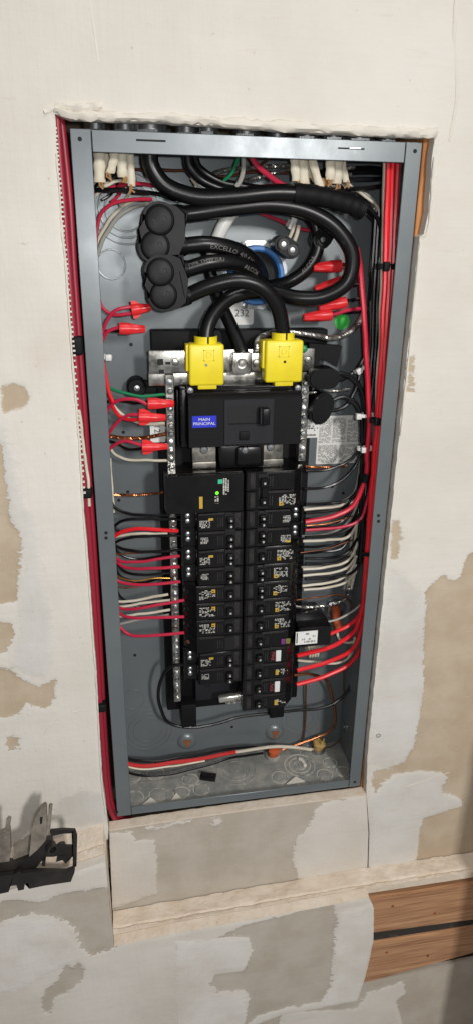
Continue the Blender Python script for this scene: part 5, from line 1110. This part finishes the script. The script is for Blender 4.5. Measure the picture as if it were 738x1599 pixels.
twisted([(400, 549, 50), (402, 532, 54), (418, 521, 62), (450, 519, 68), (490, 524, 70), (522, 528, 68), (546, 518, 66), (562, 500, 66), (570, 480, 70)], 3.4, ALU, 'stranded bare aluminium wire sweeping to the small centre lug', strands=6, pitch=16)
# wires at the red connectors and capped taps
wire([(530, 414, 72), (545, 412, 74), (560, 410, 76)], 2.2, WB, 'black wire into the connector inside the cable loop')
twisted([(533, 441, 76), (548, 446, 76), (563, 442, 76)], 2.4, WB, 'twisted black wires into the half hidden connector', 'wire', strands=2, pitch=16)
twisted([(539, 470, 74), (552, 468, 74), (566, 466, 74)], 2.4, WB, 'twisted black wires into the connector under the cable loop', 'wire', strands=2, pitch=16)
wire([(516, 492, 74), (532, 487, 72), (548, 483, 72), (566, 482, 74)], 2.2, WC, 'crimson wire into the connector by the green sticker')
wire([(516, 488, 78), (540, 488, 78), (566, 487, 78)], 2.0, WB, 'black wire into the connector by the green sticker')
wire([(516, 585, 50), (535, 583, 50), (553, 592, 50), (565, 612, 52), (570, 640, 54), (567, 690, 56)], 2.6, WB, 'upper black wire of the upper capped tap')
wire([(516, 596, 60), (538, 590, 62), (556, 576, 64), (570, 555, 66)], 2.6, WB, 'lower black wire of the upper capped tap, rising to the tie')
wire([(514, 627, 52), (535, 620, 52), (553, 628, 52), (562, 650, 54), (564, 690, 58)], 2.6, WB, 'upper black wire of the lower capped tap')
wire([(514, 642, 62), (536, 636, 64), (552, 615, 66), (560, 590, 68), (568, 560, 70)], 2.6, WB, 'lower black wire of the lower capped tap')
# ---- ties and bands
def band(label, px, py, d, ang, half, w_, thick, M, head=None, cat='cable tie', name='cable_tie', group=None):
    c = A(px, py, d); mr = Matrix.Translation(c) @ Matrix.Rotation(R(ang), 4, 'Y')
    o = thing(name, label, cat, tuple(c), group)
    n = 20; vs = []; fs = []
    for k in range(n):
        an = 2 * math.pi * k / n
        for z in (-w_ / 2, w_ / 2):
            for rr in (0, thick): vs.append(mr @ Vector(((half + rr) * math.cos(an), (0.006 + rr) * math.sin(an), z)))
    for k in range(n):
        o_ = k * 4; q = ((k + 1) % n) * 4
        fs += [(o_ + 1, q + 1, q + 3, o_ + 3), (o_, o_ + 2, q + 2, q), (o_, q, q + 1, o_ + 1), (o_ + 2, o_ + 3, q + 3, q + 2)]
    part('strap', MB().add(vs, fs), M, o)
    if head: part('head', MB().bbox(head[0] - 0.0035, head[0] + 0.0035, -0.0100, -0.0035, -w_ * 0.85, w_ * 0.85, 0.001, 2, mr), M, o)
    return o
band('small white cable tie on the wires beside the flange below a red connector', 163, 557, 58, 0, 0.0085, 0.0042, 0.0009, WHT, (0.005, 0))
band('white cable tie around the wires rising from the upper capped tap', 563, 574, 62, -32, 0.010, 0.0042, 0.0009, WHT, (-0.006, 0))
band('white cable tie just beside the top of the printed instruction label', 569, 648, 52, 0, 0.012, 0.0042, 0.0009, WHT, (-0.011, 0))
band('white cable tie beside the middle of the printed instruction label', 571, 700, 50, 0, 0.012, 0.0042, 0.0009, WHT, (-0.006, 0))
band('white cable tie on the crimson wire near the small two-hole tap', 453, 350, 84, 20, 0.004, 0.008, 0.0012, WHT, (0, 0))
GBT = 'black ties on the bright red bundle'
band('black tie around the red bundle near the top of the box', 604, 416, 32, 0, 0.0125, 0.006, 0.001, BLKM, (-0.004, 0), group=GBT)
band('black tie around the red bundle level with the white tie', 592, 656, 30, 0, 0.0125, 0.006, 0.001, BLKM, (-0.006, 0), group=GBT)
band('black tie around the two red wires above the white labelled module', 574, 863, 29, 0, 0.0085, 0.0055, 0.001, BLKM, None, group=GBT)
band('black tape band on the thick red wire where it bends away', 570, 746, 42, 12, 0.0042, 0.012, 0.0008, BLKM, None, 'tape band', 'tape_band')
# ---- maroon cables in the slot beside the box
NM = [([(89, 176, 10), (93, 240, 10), (100, 320, 10), (108, 420, 10), (116, 530, 11), (125, 640, 12), (132, 740, 14), (140, 840, 14), (147, 940, 14), (153, 1040, 14), (160, 1150, 14), (166, 1225, 14), (172, 1262, 15), (182, 1280, 18), (205, 1288, 24)], 'maroon cable hugging the cut drywall edge'),
      ([(95, 180, 18), (102, 240, 18), (110, 320, 18), (116, 420, 18), (124, 530, 18), (132, 640, 18), (139, 740, 19), (146, 840, 19), (152, 940, 20), (158, 1040, 20), (164, 1150, 20), (170, 1225, 20), (176, 1258, 20), (186, 1275, 24), (206, 1283, 30)], 'maroon cable running between the first one and the panel box'),
      ([(92, 180, 26), (99, 250, 27), (108, 350, 28), (119, 480, 27), (129, 600, 27), (137, 720, 27), (145, 840, 28), (152, 960, 28), (158, 1060, 28), (166, 1180, 28), (172, 1240, 28), (182, 1274, 32), (204, 1279, 38)], 'maroon cable deepest in the slot beside the box')]
for pts, lab in NM:
    P = path(pts, 6); P = [Vector((min(p.x, -0.1853) if p.z > -0.004 else p.x, p.y, p.z)) for p in P]
    o = solo('sheathed_cable', MB().tube(P, 0.0038, 10), NMR, lab, 'cable', 'maroon cables beside the box')
    if 'between' in lab: part('lettering', chips(0, 1, 0, 1, 1, 0), PRT, o) if False else None
wire([(124, 640, 9), (131, 690, 9), (136, 735, 9), (140, 790, 10)], 1.8, WW, 'white wire slipped in among the maroon cables above the middle tape')
for px, py, lab in ((122, 538, 'upper black tape band on the maroon cables'), (137, 766, 'middle black tape band on the maroon cables'), (160, 1098, 'lower black tape band on the maroon cables')):
    c = A(px, py, 18); o = solo('tape_band', MB().bbox(min(c.x, -0.1876) - 0.0072, min(c.x, -0.1876) + 0.0058, 0.0045, 0.0335, c.z - (0.010 if py < 700 else 0.006), c.z + (0.010 if py < 700 else 0.006), 0.003, 3), BLKM, lab, 'tape band', 'black tape on the maroon cables')
# ---- stickers in the back of the box
def sticker(name, x0, y0, x1, y1, d, M, label, cat='label', bev=0.003, ang=0):
    a = A(x0, y0, d); b = A(x1, y1, d); cx, cz = (a.x + b.x) / 2, (a.z + b.z) / 2; w2, h2 = abs(b.x - a.x) / 2, abs(a.z - b.z) / 2
    o = thing(name, label, cat, (cx, d / 1000, cz - h2)); pl = []
    for sx, sz, a0 in ((1, 1, 0), (-1, 1, 90), (-1, -1, 180), (1, -1, 270)):
        for k in range(5): an = R(a0 + k * 22.5); pl.append((cx + sx * (w2 - bev) + bev * math.cos(an), cz + sz * (h2 - bev) + bev * math.sin(an)))
    part('paper', MB().prism(pl, 'y', d / 1000 - 0.0003, d / 1000), M, o, False)
    return o, cx, cz, w2, h2
yb = (FB - T) * 1000
o, cx, cz, w2, h2 = sticker('number_label', 349, 474, 395, 507, yb - 0.2, STK, 'white sticker numbered 232 under the arched cables')
part('lettering', text_flat(MB(), '232', 0.0085, (cx + 0.004, yb / 1000 - 0.0009, cz + 0.001)), DPR, o, False)
o, cx, cz, w2, h2 = sticker('number_label', 234, 660, 262, 690, 83.6, STK, 'white sticker numbered 123 sideways behind the neutral bar', bev=0.001)
part('lettering', text_flat(MB(), '123', 0.0075, (cx - 0.002, 0.0829, cz + 0.002), right=(0, 0, -1), up=(1, 0, 0)), DPR, o, False)
o, cx, cz, w2, h2 = sticker('rating_label', 473, 655, 497, 683, 81.5, STK, 'small white rating label with a bar code beside the lower capped tap', bev=0.0015)
part('printed_text', chips(cx - w2 * .8, cx + w2 * .8, cz - h2 * .3, cz + h2 * .6, 4, 0.0808, 0.6, False, 5), DPR, o, False); part('bar_code', chips(cx - w2 * .7, cx + w2 * .6, cz - h2 * .85, cz - h2 * .55, 1, 0.0808, 0.9, False, 6, 2), DPR, o, False)
o, cx, cz, w2, h2 = sticker('instruction_label', 496, 650, 562, 722, yb - 0.2, mat('instruction_paper', srgb(226, 225, 219), 0.6), 'grey white instruction label densely printed with fine text', bev=0.0015)
for k, (xa, xb, za, zb) in enumerate(((-.92, -.42, -.1, .92), (-.34, .22, -.1, .92), (.3, .92, -.1, .92), (-.92, -.1, -.95, -.2), (0, .92, -.95, -.2))):
    part('printed_text', chips(cx + w2 * xa, cx + w2 * xb, cz + h2 * za, cz + h2 * zb, 22 if za > -.5 else 15, yb / 1000 - 0.0009, 0.82, False, 50 + k), mat('grey_print', srgb(150, 150, 147), 0.7), o, False)
c = A(533, 502, yb); solo('round_sticker', MB().lathe([(0.0100, 0.0002), (0.0100, 0.0006)], (c.x, FB - T, c.z), (0, -1, 0), 30), GRN, 'round green sticker on the back of the box', 'sticker')
# ---- module with white label, coil and orange cable
a0 = A(462, 984, 30); b0 = A(515, 1006, 30)
md = thing('breaker_module', 'black side module with a white printed label and white coiled pigtail', 'module', (0.105, 0.08, b0.z))
part('body', MB().bbox(0.0792, b0.x, 0.030, 0.080, b0.z - 0.001, a0.z + 0.002, 0.0015), BRK, md)
part('shoulder', MB().prism([(0.0795, a0.z + 0.0022), (b0.x, a0.z + 0.0022), (b0.x - 0.010, a0.z + 0.014), (0.0795, a0.z + 0.014)], 'y', 0.050, 0.080), BRK, md, False)
a1 = A(461, 987, 30); b1 = A(494, 1004, 30)
lb = part('label', MB().box(a1.x, b1.x, 0.0294, 0.0301, b1.z, a1.z), STK, md, False)
part('printed_text', chips(a1.x + 0.006, b1.x - 0.003, b1.z + 0.002, a1.z - 0.002, 4, 0.0292, 0.5, False, 8), mat('grey_print', srgb(112, 112, 110), 0.7), lb, False)
part('printed_bar', MB().box(a1.x + 0.0012, a1.x + 0.0028, 0.0290, 0.0296, b1.z + 0.003, a1.z - 0.0015), DPR, lb, False)
P = []
c = A(488, 1016, 66)
for k in range(70): an = k / 70 * 4.5 * 2 * math.pi; P.append(Vector((c.x - 0.009 + 0.018 * k / 70, c.y + 0.0085 * math.cos(an), c.z + 0.0085 * math.sin(an))))
part('pigtail', MB().tube(P, 0.0019, 7), WW, md)
c = A(523, 952, 104)
oc = thing('cable_connector', 'silver ring connector in the back with an orange cable coming out', 'connector', (c.x, 0.108, c.z - 0.015))
part('ring', MB().lathe([(0.0165, 0), (0.0165, 0.004), (0.0135, 0.008), (0.0115, 0.008), (0.0105, 0.002)], (c.x, FB - T, c.z), (0, -1, 0), 28), GALV, oc)
part('clamp_screw', MB().tube([Vector((c.x - 0.012, 0.1, c.z + 0.0135)), Vector((c.x + 0.010, 0.1, c.z + 0.0175))], 0.0022, 8), GALV, oc)
wire([(523, 950, 106), (524, 960, 96), (526, 972, 84), (530, 984, 74)], 6.2, ORG, 'orange sheathed cable bending down out of the ring connector', 'sheathed_cable', n=12, cat='cable')
# ================================================================== BLACK BRACKET ON THE LEFT LEDGE
br = thing('plastic_bracket', 'dusty black plastic bracket frame resting on the plaster ledge', 'bracket', tuple(A(60, 1370, -45)))
DP = mat('dusty_black_plastic', srgb(40, 36, 33), 0.55, var=(30, srgb(92, 84, 74), 0.4, 0.66), speck=(90, srgb(150, 138, 120), 0.66, 0.78))
def slabpx(px, d0, d1, M, name, parent=None, bev=0.0012):
    pl = [(A(x, y, d0).x, A(x, y, d0).z) for x, y in px]; b = bmesh.new(); n = len(pl)
    f_ = [b.verts.new((x, d0 / 1000, z)) for x, z in pl]; k_ = [b.verts.new((x, d1 / 1000, z)) for x, z in pl]
    b.faces.new(f_); b.faces.new(k_[::-1])
    for i in range(n): b.faces.new((f_[i], k_[i], k_[(i + 1) % n], f_[(i + 1) % n]))
    bmesh.ops.triangulate(b, faces=[f for f in b.faces if len(f.verts) > 4])
    return part(name, MB().bm(b), M, parent or br, False)
DK = mat('grimy_black_plastic', srgb(30, 27, 25), 0.5, var=(30, srgb(48, 43, 39), 0.4, 0.66), speck=(110, srgb(120, 110, 96), 0.7, 0.8))
DG = mat('dust_caked_plastic', srgb(150, 141, 128), 0.8, var=(40, srgb(108, 100, 91), 0.35, 0.65), speck=(120, srgb(178, 168, 152), 0.6, 0.75))
slabpx([(-70, 1386), (0, 1368), (22, 1366), (30, 1360), (36, 1364), (60, 1361), (104, 1362), (113, 1358), (118, 1350), (117, 1362), (111, 1377), (70, 1383), (46, 1388), (45, 1379), (39, 1380), (38, 1389), (29, 1391), (26, 1382), (15, 1384), (14, 1393), (0, 1396), (-70, 1412)], -66, -60, DK, 'front_rail')
slabpx([(112, 1299), (118, 1298), (121, 1306), (120, 1352), (115, 1357), (114, 1350), (115, 1306)], -64, -60, DK, 'end_bar')
slabpx([(78, 1298), (98, 1296), (118, 1297), (114, 1301), (98, 1302), (80, 1306)], -64, -60, DK, 'top_bar')
slabpx([(-70, 1366), (0, 1346), (22, 1348), (48, 1338), (60, 1326), (72, 1312), (82, 1312), (84, 1322), (78, 1332), (64, 1346), (54, 1360), (30, 1363), (0, 1367), (-70, 1386)], -58, -50, DK, 'trough')
slabpx([(46, 1338), (50, 1296), (55, 1278), (64, 1264), (70, 1260), (73, 1262), (74, 1300), (72, 1312), (60, 1326)], -62, -53, DG, 'upright')
slabpx([(76, 1264), (78, 1261), (82, 1262), (79, 1296), (75, 1304)], -64, -56, DG, 'thin_upright')
slabpx([(63, 1277), (67, 1276), (66, 1286), (63, 1287)], -62.8, -61.8, DARK, 'slot_hole')
slabpx([(20, 1347), (24, 1318), (38, 1312), (49, 1304), (47, 1338), (34, 1345)], -52, -49, DG, 'floor_web')
slabpx([(-70, 1324), (0, 1304), (16, 1297), (17, 1330), (15, 1345), (0, 1347), (-70, 1366)], -62, -53, DG, 'web_plate')
slabpx([(10, 1282), (14, 1277), (18, 1279), (15, 1297), (8, 1299)], -58, -54, DG, 'web_rib')
slabpx([(72, 1322), (84, 1326), (94, 1318), (101, 1317), (103, 1322), (117, 1322), (117, 1332), (104, 1333), (92, 1336), (84, 1338), (72, 1338)], -61, -57, DK, 'latch')
slabpx([(90, 1337), (116, 1335), (108, 1341), (103, 1349), (98, 1343), (88, 1346)], -61, -57, DK, 'latch_tooth')
slabpx([(66, 1344), (72, 1342), (71, 1353), (66, 1352)], -61, -57, DK, 'latch_tooth')
part('pivot', MB().lathe([(0.0072, 0), (0.0072, 0.010), (0.0045, 0.010), (0.0042, 0.004)], (A(79, 1320, -56).x, -0.056, A(79, 1320, -56).z), (0.45, -1, 0.1), 18), DK, br)
# unseen post, added outside the view to cast shade on the far corner
solo('unseen_shade_post', MB().bbox(0.367, 0.455, -0.20, -0.15, -1.2, 0.168, 0.002), WOODP, 'unseen pale post added to shade the wall beyond the brown boards', 'shade post')
# ================================================================== FURTHER WIRES that fill the two gutters
rw = random.Random(5)
for i in range(9):
    y = 792 + i * 15 + rw.uniform(-4, 4); d = 82 + rw.uniform(-6, 12)
    wire([(470, y, 66), (500, y - 1, 74), (528 + rw.uniform(-6, 6), y - 8, d), (548 + rw.uniform(-5, 5), y - 26, d + 4), (558 + rw.uniform(-3, 6), y - 70, d + 6)], 1.8, WB if i % 3 else WGY,
         'dark or grey wire deep behind the white branch wires of the slim breakers', group='wires deep behind the branch wires')
for i in range(4):
    y = 820 + i * 34; d = 88 + 4 * (i % 3)
    wire([(164 + i * 4, y - 60, d), (172 + i * 3, y - 20, d), (182 + i * 2, y + 8, d), (215, y + 16 + 3 * i, d), (262, y + 12, 80)], 1.7, WB, 'black wire lying against the back panel behind the crimson wires', group='black wires against the back panel')
for i in range(5):
    x = 150 + 14 * i
    wire([(x, 262 + 4 * (i % 3), 52 + 6 * i), (x + 6, 280, 56 + 5 * i), (x - 6, 296 + 3 * i, 62 + 4 * i), (x - 18, 304 + 4 * i, 70)], 1.7, (WB, WW, WB, WC, WW)[i], ('black wire spilling from the stripped sheaths nearest the flange corner', 'white wire spilling from the second stripped sheath', 'black wire spilling between the middle stripped sheaths', 'crimson wire spilling from the stripped sheaths', 'white wire spilling from the stripped sheath nearest the thick black cable')[i])
for i in range(5):
    x = 470 + 17 * i
    wire([(x, 276 + 3 * (i % 2), 46 + 5 * i), (x + 8, 290, 52 + 4 * i), (x + 30, 298 + 2 * i, 58), (x + 52, 306 + 5 * i, 64), (584 + i, 336 + 6 * i, 70)], 1.7, (WB, WW, WB, WB, WW)[i], 'wire spilling from the cream sheaths toward the red bundle', group='wires spilling toward the red bundle')
